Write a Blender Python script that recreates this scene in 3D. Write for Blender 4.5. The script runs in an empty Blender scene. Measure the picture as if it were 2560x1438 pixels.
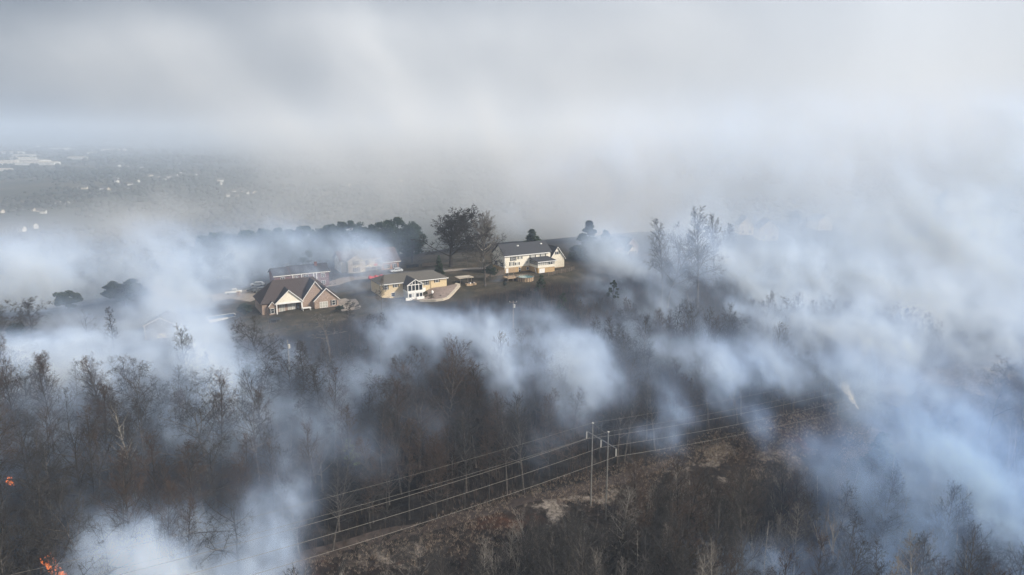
import bpy, bmesh, math, random
import numpy as np
from mathutils import Vector, Matrix, noise as mnoise

# ---------------------------------------------------------------- camera, sky, sun, exposure
sc = bpy.context.scene
COL = sc.collection
PITCH = math.radians(12.5)
CAMZ = 50.0
FPX = 1750.0                      # focal length in pixels of the 2560 wide photograph
cam = bpy.data.cameras.new('camera')
cam.sensor_width = 36.0
cam.lens = 36.0 * FPX / 2560.0
cam.clip_start = 1.0
cam.clip_end = 40000.0
camo = bpy.data.objects.new('camera', cam)
COL.objects.link(camo)
camo.location = (0, 0, CAMZ)
camo.rotation_euler = (math.radians(90) - PITCH, 0, 0)
sc.camera = camo

SUN_AZ = math.radians(-22)        # from +X towards +Y
SUN_EL = math.radians(33)
sun_dir = Vector((math.cos(SUN_AZ) * math.cos(SUN_EL), math.sin(SUN_AZ) * math.cos(SUN_EL), math.sin(SUN_EL)))
sl = bpy.data.lights.new('sun', 'SUN')
sl.energy = 5.0
sl.angle = math.radians(0.6)
sl.color = (1.0, 0.93, 0.83)
so = bpy.data.objects.new('sun', sl)
COL.objects.link(so)
so.rotation_euler = sun_dir.to_track_quat('Z', 'Y').to_euler()

world = bpy.data.worlds.new('World')
sc.world = world
world.use_nodes = True
wn = world.node_tree
wn.nodes.clear()
def wnode(t): return wn.nodes.new(t)
wo = wnode('ShaderNodeOutputWorld')
sky = wnode('ShaderNodeTexSky')
sky.sky_type = 'NISHITA'
sky.sun_disc = False
sky.sun_elevation = SUN_EL
sky.sun_rotation = math.radians(90) - SUN_AZ
sky.air_density = 1.0
sky.dust_density = 3.0
bg1 = wnode('ShaderNodeBackground'); bg1.inputs[1].default_value = 0.10
wn.links.new(sky.outputs[0], bg1.inputs[0])
# the smoke-laden air of the whole region: soft grey veils, brighter towards the sun
tc = wnode('ShaderNodeTexCoord')
nz = wnode('ShaderNodeTexNoise'); nz.inputs['Scale'].default_value = 2.2; nz.inputs['Detail'].default_value = 4.0
nz.inputs['Roughness'].default_value = 0.5; nz.inputs['Distortion'].default_value = 0.5
mp = wnode('ShaderNodeMapping'); mp.inputs['Scale'].default_value = (1.0, 1.0, 1.4); mp.inputs['Location'].default_value = (0.2, 3.1, 0.4)
wn.links.new(tc.outputs['Generated'], mp.inputs[0]); wn.links.new(mp.outputs[0], nz.inputs['Vector'])
dt = wnode('ShaderNodeVectorMath'); dt.operation = 'DOT_PRODUCT'
wn.links.new(tc.outputs['Generated'], dt.inputs[0]); dt.inputs[1].default_value = tuple(sun_dir)
mr = wnode('ShaderNodeMapRange'); mr.inputs['From Min'].default_value = -0.55; mr.inputs['From Max'].default_value = 0.55
mr.inputs['To Min'].default_value = 0.0; mr.inputs['To Max'].default_value = 0.72
wn.links.new(dt.outputs['Value'], mr.inputs[0])
ad = wnode('ShaderNodeMath'); ad.operation = 'MULTIPLY_ADD'; ad.inputs[1].default_value = 0.75; 
wn.links.new(nz.outputs[0], ad.inputs[0]); wn.links.new(mr.outputs[0], ad.inputs[2])
cr = wnode('ShaderNodeValToRGB')
cr.color_ramp.elements[0].position = 0.34; cr.color_ramp.elements[0].color = (0.165, 0.19, 0.24, 1)
cr.color_ramp.elements[1].position = 1.05 if False else 1.0; cr.color_ramp.elements[1].color = (0.84, 0.88, 0.94, 1)
wn.links.new(ad.outputs[0], cr.inputs[0])
bg2 = wnode('ShaderNodeBackground'); bg2.inputs[1].default_value = 1.0
wn.links.new(cr.outputs[0], bg2.inputs[0])
mx = wnode('ShaderNodeMixShader'); mx.inputs[0].default_value = 0.85
wn.links.new(bg1.outputs[0], mx.inputs[1]); wn.links.new(bg2.outputs[0], mx.inputs[2])
wn.links.new(mx.outputs[0], wo.inputs['Surface'])

vs_ = sc.view_settings
vs_.view_transform = 'Standard'
vs_.look = 'None'
vs_.exposure = 0.0
vs_.gamma = 1.0
vs_.use_curve_mapping = False
cy = sc.cycles
cy.volume_bounces = 4
cy.max_bounces = 7
cy.transparent_max_bounces = 16
cy.volume_step_rate = 2.0
cy.volume_max_steps = 512
cy.use_denoising = True

# ---------------------------------------------------------------- helpers
PC, PS = math.cos(PITCH), math.sin(PITCH)
def at(px, py, y):
    """world point that the photograph shows at pixel px, py when it stands y metres ahead"""
    u = (px - 1280) / FPX; v = -(py - 719) / FPX
    k = y / (PC + v * PS)
    return Vector((u * k, y, CAMZ + (-PS + v * PC) * k))
def proj(x, y, z):
    dep = y * PC - (z - CAMZ) * PS
    up = y * PS + (z - CAMZ) * PC
    return 1280 + FPX * x / dep, 719 - FPX * up / dep
def ss(a, b, x):
    t = np.clip((x - a) / (b - a), 0, 1)
    return t * t * (3 - 2 * t)

ORD = 'first second third fourth fifth sixth seventh eighth ninth tenth eleventh twelfth thirteenth fourteenth fifteenth sixteenth seventeenth eighteenth nineteenth twentieth twenty-first twenty-second twenty-third twenty-fourth twenty-fifth'.split()
def tag(o, label=None, cat=None, group=None, kind=None):
    if label: o['label'] = label
    if cat: o['category'] = cat
    if group: o['group'] = group
    if kind: o['kind'] = kind
    return o
def empty(name, loc, rz=0.0, label=None, cat=None, group=None):
    o = bpy.data.objects.new(name, None)
    COL.objects.link(o)
    o.location = loc; o.rotation_euler = (0, 0, rz)
    o.empty_display_size = 0.5
    return tag(o, label, cat, group)
class MB:
    def __init__(s): s.v = []; s.f = []
    def box(s, x0, x1, y0, y1, z0, z1):
        n = len(s.v)
        s.v += [(x0,y0,z0),(x1,y0,z0),(x1,y1,z0),(x0,y1,z0),(x0,y0,z1),(x1,y0,z1),(x1,y1,z1),(x0,y1,z1)]
        s.f += [tuple(n+i for i in q) for q in ((0,3,2,1),(4,5,6,7),(0,1,5,4),(1,2,6,5),(2,3,7,6),(3,0,4,7))]
        return s
    def bar(s, a, b, r, r2=None, n=6):
        a = Vector(a); b = Vector(b); d = (b - a)
        if d.length < 1e-6: return s
        r2 = r if r2 is None else r2
        q = d.normalized().to_track_quat('Z', 'X')
        k = len(s.v)
        for p, rr in ((a, r), (b, r2)):
            for i in range(n):
                t = 2 * math.pi * i / n
                s.v.append(tuple(p + q @ Vector((rr * math.cos(t), rr * math.sin(t), 0))))
        for i in range(n):
            j = (i + 1) % n
            s.f.append((k+i, k+j, k+n+j, k+n+i))
        s.f.append(tuple(k + i for i in range(n))[::-1]); s.f.append(tuple(k + n + i for i in range(n)))
        return s
    def poly(s, pts, thick):
        """a flat polygon thickened along its normal (downwards)"""
        pts = [Vector(p) for p in pts]
        nrm = Vector((0, 0, 0))
        for i in range(len(pts)):
            nrm += (pts[i] - pts[0]).cross(pts[(i + 1) % len(pts)] - pts[0])
        nrm.normalize()
        k = len(s.v); n = len(pts)
        s.v += [tuple(p) for p in pts] + [tuple(p - nrm * thick) for p in pts]
        s.f.append(tuple(range(k, k + n))); s.f.append(tuple(range(k + n, k + 2 * n))[::-1])
        for i in range(n):
            j = (i + 1) % n
            s.f.append((k + i, k + n + i, k + n + j, k + j))
        return s
    def mesh(s, name, mat=None):
        me = bpy.data.meshes.new(name)
        me.from_pydata([tuple(v) for v in s.v], [], s.f)
        me.update()
        if mat: me.materials.append(mat)
        return me
    def build(s, name, mat, parent=None, loc=None):
        o = bpy.data.objects.new(name, s.mesh(name, mat))
        COL.objects.link(o)
        if parent: o.parent = parent
        if loc is not None: o.location = loc
        return o
def np_mesh(name, V, F, mat, smooth=False):
    me = bpy.data.meshes.new(name)
    V = np.asarray(V, dtype=np.float32); F = np.asarray(F, dtype=np.int32)
    me.vertices.add(len(V)); me.vertices.foreach_set('co', V.ravel())
    k = F.shape[1]
    me.loops.add(F.size); me.loops.foreach_set('vertex_index', F.ravel())
    me.polygons.add(len(F)); me.polygons.foreach_set('loop_start', np.arange(0, F.size, k, dtype=np.int32))
    me.polygons.foreach_set('loop_total', np.full(len(F), k, dtype=np.int32))
    if smooth: me.polygons.foreach_set('use_smooth', np.ones(len(F), dtype=bool))
    me.update(calc_edges=True)
    if mat: me.materials.append(mat)
    return me
def link(name, me, parent=None, loc=None):
    o = bpy.data.objects.new(name, me); COL.objects.link(o)
    if parent: o.parent = parent
    if loc is not None: o.location = loc
    return o

# ---------------------------------------------------------------- materials
MATS = {}
def mat(name, c1, c2=None, scale=1.0, rough=0.8, detail=4.0, bump=0.0, wave=None, spec=0.3, c3=None, metallic=0.0):
    if name in MATS: return MATS[name]
    m = bpy.data.materials.new(name); m.use_nodes = True
    nt = m.node_tree; b = nt.nodes['Principled BSDF']
    b.inputs['Roughness'].default_value = rough
    b.inputs['Specular IOR Level'].default_value = spec
    b.inputs['Metallic'].default_value = metallic
    col = None
    if c2 is None:
        b.inputs['Base Color'].default_value = (*c1, 1)
    else:
        t = nt.nodes.new('ShaderNodeTexCoord')
        n = nt.nodes.new('ShaderNodeTexNoise'); n.inputs['Scale'].default_value = scale; n.inputs['Detail'].default_value = detail
        n.inputs['Roughness'].default_value = 0.65
        nt.links.new(t.outputs['Object'], n.inputs['Vector'])
        r = nt.nodes.new('ShaderNodeValToRGB')
        r.color_ramp.elements[0].position = 0.34; r.color_ramp.elements[0].color = (*c1, 1)
        r.color_ramp.elements[1].position = 0.66; r.color_ramp.elements[1].color = (*c2, 1)
        if c3: e = r.color_ramp.elements.new(0.5); e.color = (*c3, 1)
        nt.links.new(n.outputs[0], r.inputs[0])
        col = r.outputs[0]
        if wave:      # courses of siding or shingle: ('Z', spacing, darkness)
            wv = nt.nodes.new('ShaderNodeTexWave'); wv.wave_type = 'BANDS'; wv.bands_direction = wave[0]; wv.wave_profile = 'SAW'
            wv.inputs['Scale'].default_value = 0.314 / wave[1]; wv.inputs['Distortion'].default_value = 0.0
            nt.links.new(t.outputs['Object'], wv.inputs['Vector'])
            mr_ = nt.nodes.new('ShaderNodeMapRange'); mr_.inputs['To Min'].default_value = 1 - wave[2]; mr_.inputs['To Max'].default_value = 1.0
            mr_.inputs['From Max'].default_value = 0.35
            nt.links.new(wv.outputs['Fac'], mr_.inputs[0])
            mm = nt.nodes.new('ShaderNodeMix'); mm.data_type = 'RGBA'; mm.blend_type = 'MULTIPLY'; mm.inputs[0].default_value = 1.0
            nt.links.new(col, mm.inputs[6]); nt.links.new(mr_.outputs[0], mm.inputs[7]); col = mm.outputs[2]
        nt.links.new(col, b.inputs['Base Color'])
        if bump:
            bp = nt.nodes.new('ShaderNodeBump'); bp.inputs['Strength'].default_value = bump; bp.inputs['Distance'].default_value = 0.1
            nt.links.new(n.outputs[0], bp.inputs['Height']); nt.links.new(bp.outputs[0], b.inputs['Normal'])
    MATS[name] = m
    return m
M_cream = mat('cream_siding', (.72,.66,.54), (.80,.74,.62), 1.5, wave=('Z', .2, .16))
M_white = mat('white_trim', (.72,.70,.66), (.80,.78,.74), 2.0, rough=.5)
M_whitesd = mat('white_siding', (.60,.60,.58), (.68,.67,.64), 1.5, wave=('X', .3, .15))
M_tan = mat('tan_block', (.40,.27,.14), (.48,.33,.18), 2.0, bump=.3)
M_yellow = mat('buff_brick', (.56,.44,.26), (.68,.54,.34), 3.0, wave=('Z', .16, .22))
M_brick = mat('pink_brick', (.20,.135,.105), (.44,.34,.27), 5.0, c3=(.32,.235,.185), wave=('Z', .16, .2))
M_redbrick = mat('dark_red_brick', (.11,.05,.04), (.19,.09,.075), 5.0, wave=('Z', .16, .2))
M_orbrick = mat('orange_brick', (.36,.18,.09), (.48,.27,.15), 5.0, wave=('Z', .16, .2))
M_roofd = mat('charcoal_shingle', (.028,.030,.036), (.060,.062,.070), 6.0, detail=8, bump=.4)
M_roofg = mat('weathered_grey_shingle', (.075,.070,.062), (.13,.12,.105), 5.0, detail=8, bump=.4)
M_roofb = mat('brown_shingle', (.07,.052,.050), (.13,.10,.095), 5.0, detail=8, bump=.4)
M_roofr = mat('russet_shingle', (.040,.032,.033), (.078,.064,.064), 5.0, detail=8, bump=.4)
M_glass = mat('window_glass', (.02,.025,.03), rough=.12, spec=.6)
M_curtain = mat('curtained_glass', (.30,.29,.26), (.50,.48,.42), 6.0, rough=.3)
M_shutter = mat('dark_shutter', (.025,.03,.035), rough=.6)
M_conc = mat('pale_concrete', (.42,.36,.28), (.56,.48,.38), .8, bump=.2)
M_patio = mat('gravel_patio', (.17,.13,.11), (.30,.235,.20), 1.5, detail=8, bump=.5)
M_asph = mat('asphalt', (.055,.055,.058), (.085,.082,.080), .6, detail=8)
M_drive = mat('driveway_concrete', (.20,.17,.145), (.31,.265,.22), .5, detail=6)
M_wood = mat('weathered_wood', (.14,.11,.085), (.24,.19,.15), 3.0)
M_woodt = mat('tan_timber', (.34,.24,.15), (.45,.33,.22), 3.0)
M_pole = mat('grey_steel_pole', (.16,.155,.145), (.24,.23,.21), 2.0, rough=.6)
M_wire = mat('aluminium_wire', (.33,.30,.26), rough=.5, metallic=.2)
M_ceram = mat('pale_insulator', (.50,.48,.43), rough=.5)
M_water = mat('pool_water', (.10,.19,.20), (.14,.24,.24), .4, rough=.08, spec=.6)
M_cover = mat('blue_pool_cover', (.02,.05,.09), (.03,.07,.12), .8, rough=.5)
M_carw = mat('white_car_paint', (.70,.70,.68), rough=.3, spec=.6)
M_cars = mat('silver_car_paint', (.48,.50,.52), rough=.3, spec=.6)
M_card = mat('dark_car_paint', (.04,.045,.05), rough=.3, spec=.6)
M_red = mat('red_tarpaulin', (.45,.05,.06), (.55,.09,.10), 3.0, rough=.6)
M_tyre = mat('tyre_rubber', (.02,.02,.02), rough=.8)
M_dark = mat('black_netting', (.025,.027,.03), rough=.8)
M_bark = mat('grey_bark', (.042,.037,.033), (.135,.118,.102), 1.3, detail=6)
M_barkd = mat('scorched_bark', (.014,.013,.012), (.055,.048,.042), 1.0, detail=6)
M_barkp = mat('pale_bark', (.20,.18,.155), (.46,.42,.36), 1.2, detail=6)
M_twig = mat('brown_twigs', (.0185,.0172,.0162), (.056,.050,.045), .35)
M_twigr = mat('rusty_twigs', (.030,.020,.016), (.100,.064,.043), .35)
M_twigp = mat('pale_sunlit_twigs', (.11,.098,.085), (.24,.21,.18), .35)  # pale twigs; on the near trees sunlight is put into this lighter colour
M_pine = mat('dark_pine_needles', (.018,.032,.022), (.055,.080,.048), .5)
M_ever = mat('broad_evergreen_leaves', (.022,.036,.028), (.06,.08,.055), .5)
M_lime = mat('bright_green_needles', (.09,.12,.025), (.16,.19,.045), .8)
M_brush = mat('dry_brush', (.12,.09,.065), (.30,.23,.17), .25)
M_straw = mat('burnt_straw', (.26,.20,.15), (.42,.34,.26), .25)
M_shrub = mat('dark_shrub_leaves', (.02,.03,.024), (.045,.06,.04), .8)

# ---------------------------------------------------------------- terrain
U = np.array((math.cos(math.radians(31)), math.sin(math.radians(31))))    # along the power line
H0 = (17.5, 140.0)
def st(x, y):
    dx = x - H0[0]; dy = y - H0[1]
    return -U[1] * dx + U[0] * dy, U[0] * dx + U[1] * dy     # s uphill, t along the line
S_ = [-400,-80,-50,-30,-12, 0, 10, 22, 38, 52, 64, 72, 80, 90, 140, 175, 210, 260, 330, 500, 900, 20000]
Z_ = [-70,-45,-39,-34,-30.8,-30.2,-29,-24.5,-17.5,-11.5,-6,-2.8,-1,-.3,-.3,-2,-9,-32,-52,-70,-80,-80]
T_ = [-900,-300,-150,-80,-33, 0, 40, 120, 260, 500, 900]
D_ = [-30,-16,-9,-6,-3.6,-1.2,0,0,-1,-8,-30]
PADS = []          # (x, y, z, inner radius, outer radius)
_rs = np.random.RandomState(4)
_W = [(_rs.uniform(-1, 1, 2) * 2 * math.pi / L, _rs.uniform(0, 6.28), A) for L, A in ((60,.5),(45,.45),(33,.35),(24,.3),(17,.22),(12,.16),(9,.1))]
def height(x, y, pads=True):
    x = np.asarray(x, float); y = np.asarray(y, float)
    s, t = st(x, y)
    near = 1 - ss(500, 900, np.abs(t))
    z = np.interp(s, S_, Z_)
    z = z * near + (1 - near) * -78.0 * ss(60, 200, np.hypot(x, y))
    z = z + np.interp(t, T_, D_) * ss(45, 90, s) * near * (1 - ss(260, 420, s))
    wob = sum(A * np.sin(k[0] * x + k[1] * y + p) for k, p, A in _W)
    z = z + wob * (1 - .8 * ss(70, 90, s) * (1 - ss(150, 190, s)))
    # valley floor swells and the far ranges of hills
    r = np.hypot(x, y)
    z = z + ss(700, 2500, r) * 7 * (np.sin(x / 310 + 1.3) * np.sin(y / 420) + .5 * np.sin(x / 140 + y / 190))
    hill = (95 + 26 * np.sin(x / 900 + 2.0) + 14 * np.sin(x / 410 + .5) + 7 * np.sin(x / 190 + y / 800))
    z = z + ss(6800, 9500, y) * hill * .6 + ss(9500, 11500, y) * hill * .62
    if pads:
        for (a, b, pz, r0, r1) in PADS:
            d = np.hypot(x - a, y - b)
            w = 1 - ss(r0, r1, d)
            z = z * (1 - w) + pz * w
    return z
YAW = math.radians(29.5)
def loc2w(o, X, Y, yaw=YAW):
    return o[0] + X * math.cos(yaw) - Y * math.sin(yaw), o[1] + X * math.sin(yaw) + Y * math.cos(yaw)
HA = (-2.6, 247.4, 0.0); HB = (-41.6, 216.6, 0.0); HC = (-71.4, 205.4, -4.1); HD = (-81.4, 234.6, -3.6); HE = (-60.6, 254.4, -1.1)
HF = (46.0, 284.0, 0.5)
def pad(o, X, Y, z, r0, r1): a, b = loc2w(o, X, Y); PADS.append((a, b, z, r0, r1))
pad(HD, 9, 3, -3.6, 13, 22); pad(HE, 9, 4, -1.1, 14, 22)
pad(HC, 4, 4, -4.1, 11, 19); pad(HC, 14, 4, -3.4, 9, 17)
pad(HB, 6, 3, -1.0, 10, 16); pad(HB, 19, 4, 0.0, 8, 13); pad(HB, 8, -5, -2.0, 6, 11)
pad(HA, 5, -6, 0.0, 9, 15); pad(HA, 14, 2, 0.4, 13, 20); pad(HF, 5, 3, .4, 9, 20)
def gz(x, y): return float(height(x, y))
def ground_at(px, py):
    """where the ray of a pixel meets the ground"""
    u = (px - 1280) / FPX; v = -(py - 719) / FPX
    d = np.array((u, PC + v * PS, -PS + v * PC))
    ks = np.concatenate([np.linspace(60, 420, 1400), np.geomspace(421, 12000, 1200)])
    P = d[None, :] * ks[:, None] + np.array((0, 0, CAMZ))
    below = P[:, 2] < height(P[:, 0], P[:, 1])
    i = int(np.argmax(below)) if below.any() else len(ks) - 1
    return Vector((P[i, 0], P[i, 1], gz(P[i, 0], P[i, 1])))

def axis(lo, hi, step, far_lo, far_hi, g=1.09):
    a = list(np.arange(lo, hi + step, step))
    d = step
    while a[-1] < far_hi: d *= g; a.append(a[-1] + d)
    d = step
    while a[0] > far_lo: d *= g; a.insert(0, a[0] - d)
    return np.array(a)
gx = axis(-190, 260, 2.2, -9000, 9000, 1.075); gy = axis(70, 330, 2.2, -150, 12500, 1.06)
GX, GY = np.meshgrid(gx, gy)
GZ = height(GX, GY)
nx, ny = len(gx), len(gy)
idx = np.arange(nx * ny).reshape(ny, nx)
F = np.stack([idx[:-1,:-1], idx[:-1,1:], idx[1:,1:], idx[1:,:-1]], -1).reshape(-1, 4)
gm = bpy.data.materials.new('ground'); gm.use_nodes = True
gme = np_mesh('ground', np.stack([GX, GY, GZ], -1).reshape(-1, 3), F, gm, smooth=True)
S, T = st(GX, GY)
lawn = ss(78, 86, S + 2.5 * np.sin(T / 9)) * (1 - ss(150, 165, S)) * ss(-190, -160, T) * (1 - ss(150, 180, T))
row = ss(-15, -9, S + 2 * np.sin(T / 11)) * (1 - ss(6, 11, S + 2.5 * np.sin(T / 7 + 1)))
far = ss(350, 700, np.hypot(GX, GY))
for nm, a in (('lawn', lawn), ('cut', row), ('far', far)):
    at_ = gme.attributes.new(nm, 'FLOAT', 'POINT'); at_.data.foreach_set('value', a.astype(np.float32).ravel())
nt = gm.node_tree; B = nt.nodes['Principled BSDF']; B.inputs['Roughness'].default_value = .95; B.inputs['Specular IOR Level'].default_value = .1
def gn_noise(s, d=6, r=.6, dist=0.0, w=0.0):
    t = nt.nodes.new('ShaderNodeTexCoord'); n = nt.nodes.new('ShaderNodeTexNoise'); n.noise_dimensions = '4D'
    n.inputs['W'].default_value = w
    n.inputs['Scale'].default_value = s; n.inputs['Detail'].default_value = d; n.inputs['Roughness'].default_value = r; n.inputs['Distortion'].default_value = dist
    nt.links.new(t.outputs['Object'], n.inputs['Vector']); return n.outputs[0]
def gn_ramp(f, stops):
    r = nt.nodes.new('ShaderNodeValToRGB'); e = r.color_ramp.elements
    e[0].position, e[0].color = stops[0][0], (*stops[0][1], 1); e[1].position, e[1].color = stops[-1][0], (*stops[-1][1], 1)
    for p, c in stops[1:-1]: k = e.new(p); k.color = (*c, 1)
    nt.links.new(f, r.inputs[0]); return r.outputs[0]
def gn_mix(f, a, b):
    m = nt.nodes.new('ShaderNodeMix'); m.data_type = 'RGBA'; nt.links.new(f, m.inputs[0]); nt.links.new(a, m.inputs[6]); nt.links.new(b, m.inputs[7]); return m.outputs[2]
def gn_attr(n): a = nt.nodes.new('ShaderNodeAttribute'); a.attribute_name = n; return a.outputs['Fac']
def gn_step(f, a, b):
    m = nt.nodes.new('ShaderNodeMapRange'); m.interpolation_type = 'SMOOTHSTEP'; m.inputs['From Min'].default_value = a; m.inputs['From Max'].default_value = b; nt.links.new(f, m.inputs[0]); return m.outputs[0]
litter = gn_ramp(gn_noise(.35, 9, .7), [(.3,(.0055,.0052,.0053)), (.5,(.013,.0118,.0113)), (.66,(.032,.028,.026)), (.8,(.10,.085,.075))])
ash = gn_ramp(gn_noise(1.3, 6, .7), [(.38,(.03,.026,.023)), (.68,(.19,.165,.145))])
litter = gn_mix(gn_step(gn_noise(.05, 7, .65, .6, 3.0), .60, .68), litter, ash)
cut = gn_ramp(gn_noise(.5, 8, .7, .3), [(.32,(.007,.006,.0055)), (.5,(.020,.015,.013)), (.62,(.050,.040,.034)), (.75,(.15,.125,.105))])
cut = gn_mix(gn_step(gn_noise(.075, 8, .68, .8, 9.0), .53, .60), cut, gn_ramp(gn_noise(1.1, 6, .75), [(.38,(.045,.038,.033)), (.68,(.36,.31,.265))]))
cut = gn_mix(gn_step(gn_noise(.06, 5, .6, .5, 22.0), .58, .66), cut, gn_ramp(gn_noise(.9, 5), [(.35,(.022,.012,.009)), (.65,(.075,.034,.02))]))
grass = gn_ramp(gn_noise(.25, 8, .7), [(.3,(.026,.027,.019)), (.5,(.055,.047,.033)), (.7,(.12,.092,.066))])
valley = gn_ramp(gn_noise(.004, 9, .68), [(.3,(.020,.028,.022)), (.48,(.045,.048,.036)), (.6,(.085,.075,.052)), (.72,(.17,.155,.12))])
c = gn_mix(gn_attr('cut'), litter, cut); c = gn_mix(gn_attr('lawn'), c, grass); c = gn_mix(gn_attr('far'), c, valley)
nt.links.new(c, B.inputs['Base Color'])
bp = nt.nodes.new('ShaderNodeBump'); bp.inputs['Strength'].default_value = .8; bp.inputs['Distance'].default_value = .5
nt.links.new(gn_noise(1.6, 8, .75), bp.inputs['Height']); nt.links.new(bp.outputs[0], B.inputs['Normal'])
tag(link('ground', gme), kind='structure')

def strip(name, pts, width, m, lift=.05, widths=None, step=1.5):
    """a road or path draped on the ground"""
    pts = [Vector((p[0], p[1], 0)) for p in pts]
    out = []
    for a, b in zip(pts[:-1], pts[1:]):
        n = max(1, int((b - a).length / step))
        out += [a.lerp(b, i / n) for i in range(n)]
    out.append(pts[-1])
    V = []; Fc = []
    for i, p in enumerate(out):
        d = (out[min(i + 1, len(out) - 1)] - out[max(i - 1, 0)]).normalized(); q = Vector((-d.y, d.x, 0))
        w = width if widths is None else np.interp(i / (len(out) - 1), [0, 1], widths)
        for k in np.linspace(-.5, .5, 5):
            v = p + q * w * k; V.append((v.x, v.y, gz(v.x, v.y) + lift))
    for i in range(len(out) - 1):
        for k in range(4): Fc.append((i*5+k, i*5+k+5, i*5+k+6, i*5+k+1))
    o = link(name, np_mesh(name, V, Fc, m)); return tag(o, kind='structure')
def G2(px, py): g = ground_at(px, py); return (g.x, g.y)
strip('road', [G2(p[0], p[1]) for p in ((60, 742), (260, 738), (420, 742), (560, 742), (640, 738), (740, 718), (860, 700), (960, 692), (1060, 680), (1180, 672), (1300, 668))], 4.2, M_drive, .06)
strip('driveway', [G2(p[0], p[1]) for p in ((530, 745), (600, 735), (660, 742))], 11, M_drive, .075)
strip('driveway', [G2(p[0], p[1]) for p in ((842, 750), (866, 760), (880, 776))], 6, M_drive, .07)
strip('driveway', [G2(p[0], p[1]) for p in ((960, 688), (1000, 684), (1060, 680), (1110, 672))], 7, M_asph, .09)
# the bare terrace edge that drops from the lawn to the wood
strip('path', [G2(p[0], p[1]) for p in ((700, 1420), (850, 1375), (1000, 1335), (1200, 1285), (1440, 1225), (1700, 1150))], 3.2, mat('charred_track', (.022,.016,.014), (.06,.045,.038), .6, detail=8), .05)

# ---------------------------------------------------------------- house kit (local X along the front, Y away from the viewer, Z up)
def block(x0, x1, y0, y1, z0, ze, zr=None, ridge='X', mb=None):
    """solid body with an optional gable; ridge='X' runs along X, 'Y' runs along Y"""
    mb = mb or MB()
    if zr is None: return mb.box(x0, x1, y0, y1, z0, ze)
    k = len(mb.v)
    if ridge == 'X':
        ym = (y0 + y1) / 2
        prof = [(y0, z0), (y1, z0), (y1, ze), (ym, zr), (y0, ze)]
        mb.v += [(x0, a, b) for a, b in prof] + [(x1, a, b) for a, b in prof]
    else:
        xm = (x0 + x1) / 2
        prof = [(x1, z0), (x0, z0), (x0, ze), (xm, zr), (x1, ze)]
        mb.v += [(a, y0, b) for a, b in prof] + [(a, y1, b) for a, b in prof]
    mb.f.append(tuple(k + i for i in range(5))[::-1] if ridge == 'X' else tuple(k + i for i in range(5))[::-1])
    mb.f.append(tuple(k + 5 + i for i in range(5)))
    for i in range(5):
        j = (i + 1) % 5
        mb.f.append((k + i, k + j, k + 5 + j, k + 5 + i))
    return mb
def gable_roof(mb, x0, x1, y0, y1, ze, zr, ridge='X', o=.45, th=.16, lift=.10):
    """two thick roof slopes with an overhang o"""
    if ridge == 'X':
        ym = (y0 + y1) / 2; sl_ = (zr - ze) / (ym - y0); d = o * sl_
        mb.poly([(x0-o, y0-o, ze-d+lift), (x1+o, y0-o, ze-d+lift), (x1+o, ym, zr+lift), (x0-o, ym, zr+lift)], th)
        mb.poly([(x1+o, y1+o, ze-d+lift), (x0-o, y1+o, ze-d+lift), (x0-o, ym, zr+lift+.004), (x1+o, ym, zr+lift+.004)], th)
    else:
        xm = (x0 + x1) / 2; sl_ = (zr - ze) / (xm - x0); d = o * sl_
        mb.poly([(x0-o, y1, ze-d+lift), (x0-o, y0-o, ze-d+lift), (xm, y0-o, zr+lift), (xm, y1, zr+lift)], th)
        mb.poly([(x1+o, y0-o, ze-d+lift), (x1+o, y1, ze-d+lift), (xm, y1, zr+lift+.004), (xm, y0-o, zr+lift+.004)], th)
    return mb
def rake(mb, x0, x1, y, ze, zr, o=.45, h=.24, lift=.12):
    """white barge boards along a front-facing gable"""
    xm = (x0 + x1) / 2; sl_ = (zr - ze) / (xm - x0); d = o * sl_
    for a, b in (((x0 - o, ze - d), (xm, zr)), ((x1 + o, ze - d), (xm, zr))):
        mb.poly([(a[0], y, a[1] + lift + .02), (a[0], y, a[1] + lift - h), (b[0], y, b[1] + lift - h), (b[0], y, b[1] + lift + .02)], .07 if a[0] < xm else -.07)
    return mb
_wc = {}
def window(house, x, y, z, w, h, rot=0.0, panes=1, shutters=True, frame=None, glass=None, shutmat=None, bars=1, name='window'):
    """a window as part (frame) with pane and shutters as sub-parts; x, y, z is the middle of its foot"""
    frame = frame or M_white; glass = glass or M_glass; shutmat = shutmat or M_shutter
    key = (round(w, 2), round(h, 2), panes, bars, frame.name)
    if key not in _wc:
        mb = MB(); t = .09
        mb.box(-w/2-t, w/2+t, -.07, .03, -t, 0); mb.box(-w/2-t, w/2+t, -.07, .03, h, h+t)
        mb.box(-w/2-t, -w/2, -.065, .03, 0, h); mb.box(w/2, w/2+t, -.065, .03, 0, h)
        for i in range(1, panes):
            xx = -w/2 + w*i/panes; mb.box(xx-.05, xx+.05, -.055, .03, 0, h)
        if bars: mb.box(-w/2, w/2, -.045, .03, h/2-.03, h/2+.03)
        pm = MB().box(-w/2, w/2, -.02, .02, 0.001, h-.001)
        sm_ = MB().box(-.2, .2, -.06, .02, -.05, h + .05)
        _wc[key] = (mb.mesh(name, frame), pm.mesh('pane', None), sm_.mesh('shutter', None))
    fm, pm, sm_ = _wc[key]
    f = link(name, fm, house, (x, y, z)); f.rotation_euler = (0, 0, rot)
    def sub(nm, me, m, loc):
        k = (me.name, m.name)
        if k not in _wc:
            c_ = me.copy(); c_.materials.append(m); _wc[k] = c_
        return link(nm, _wc[k], f, loc)
    sub('pane', pm, glass, (0, 0, 0))
    if shutters:
        for s_ in (-1, 1): sub('shutter', sm_, shutmat, (s_ * (w / 2 + .32), 0, 0))
    return f

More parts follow.
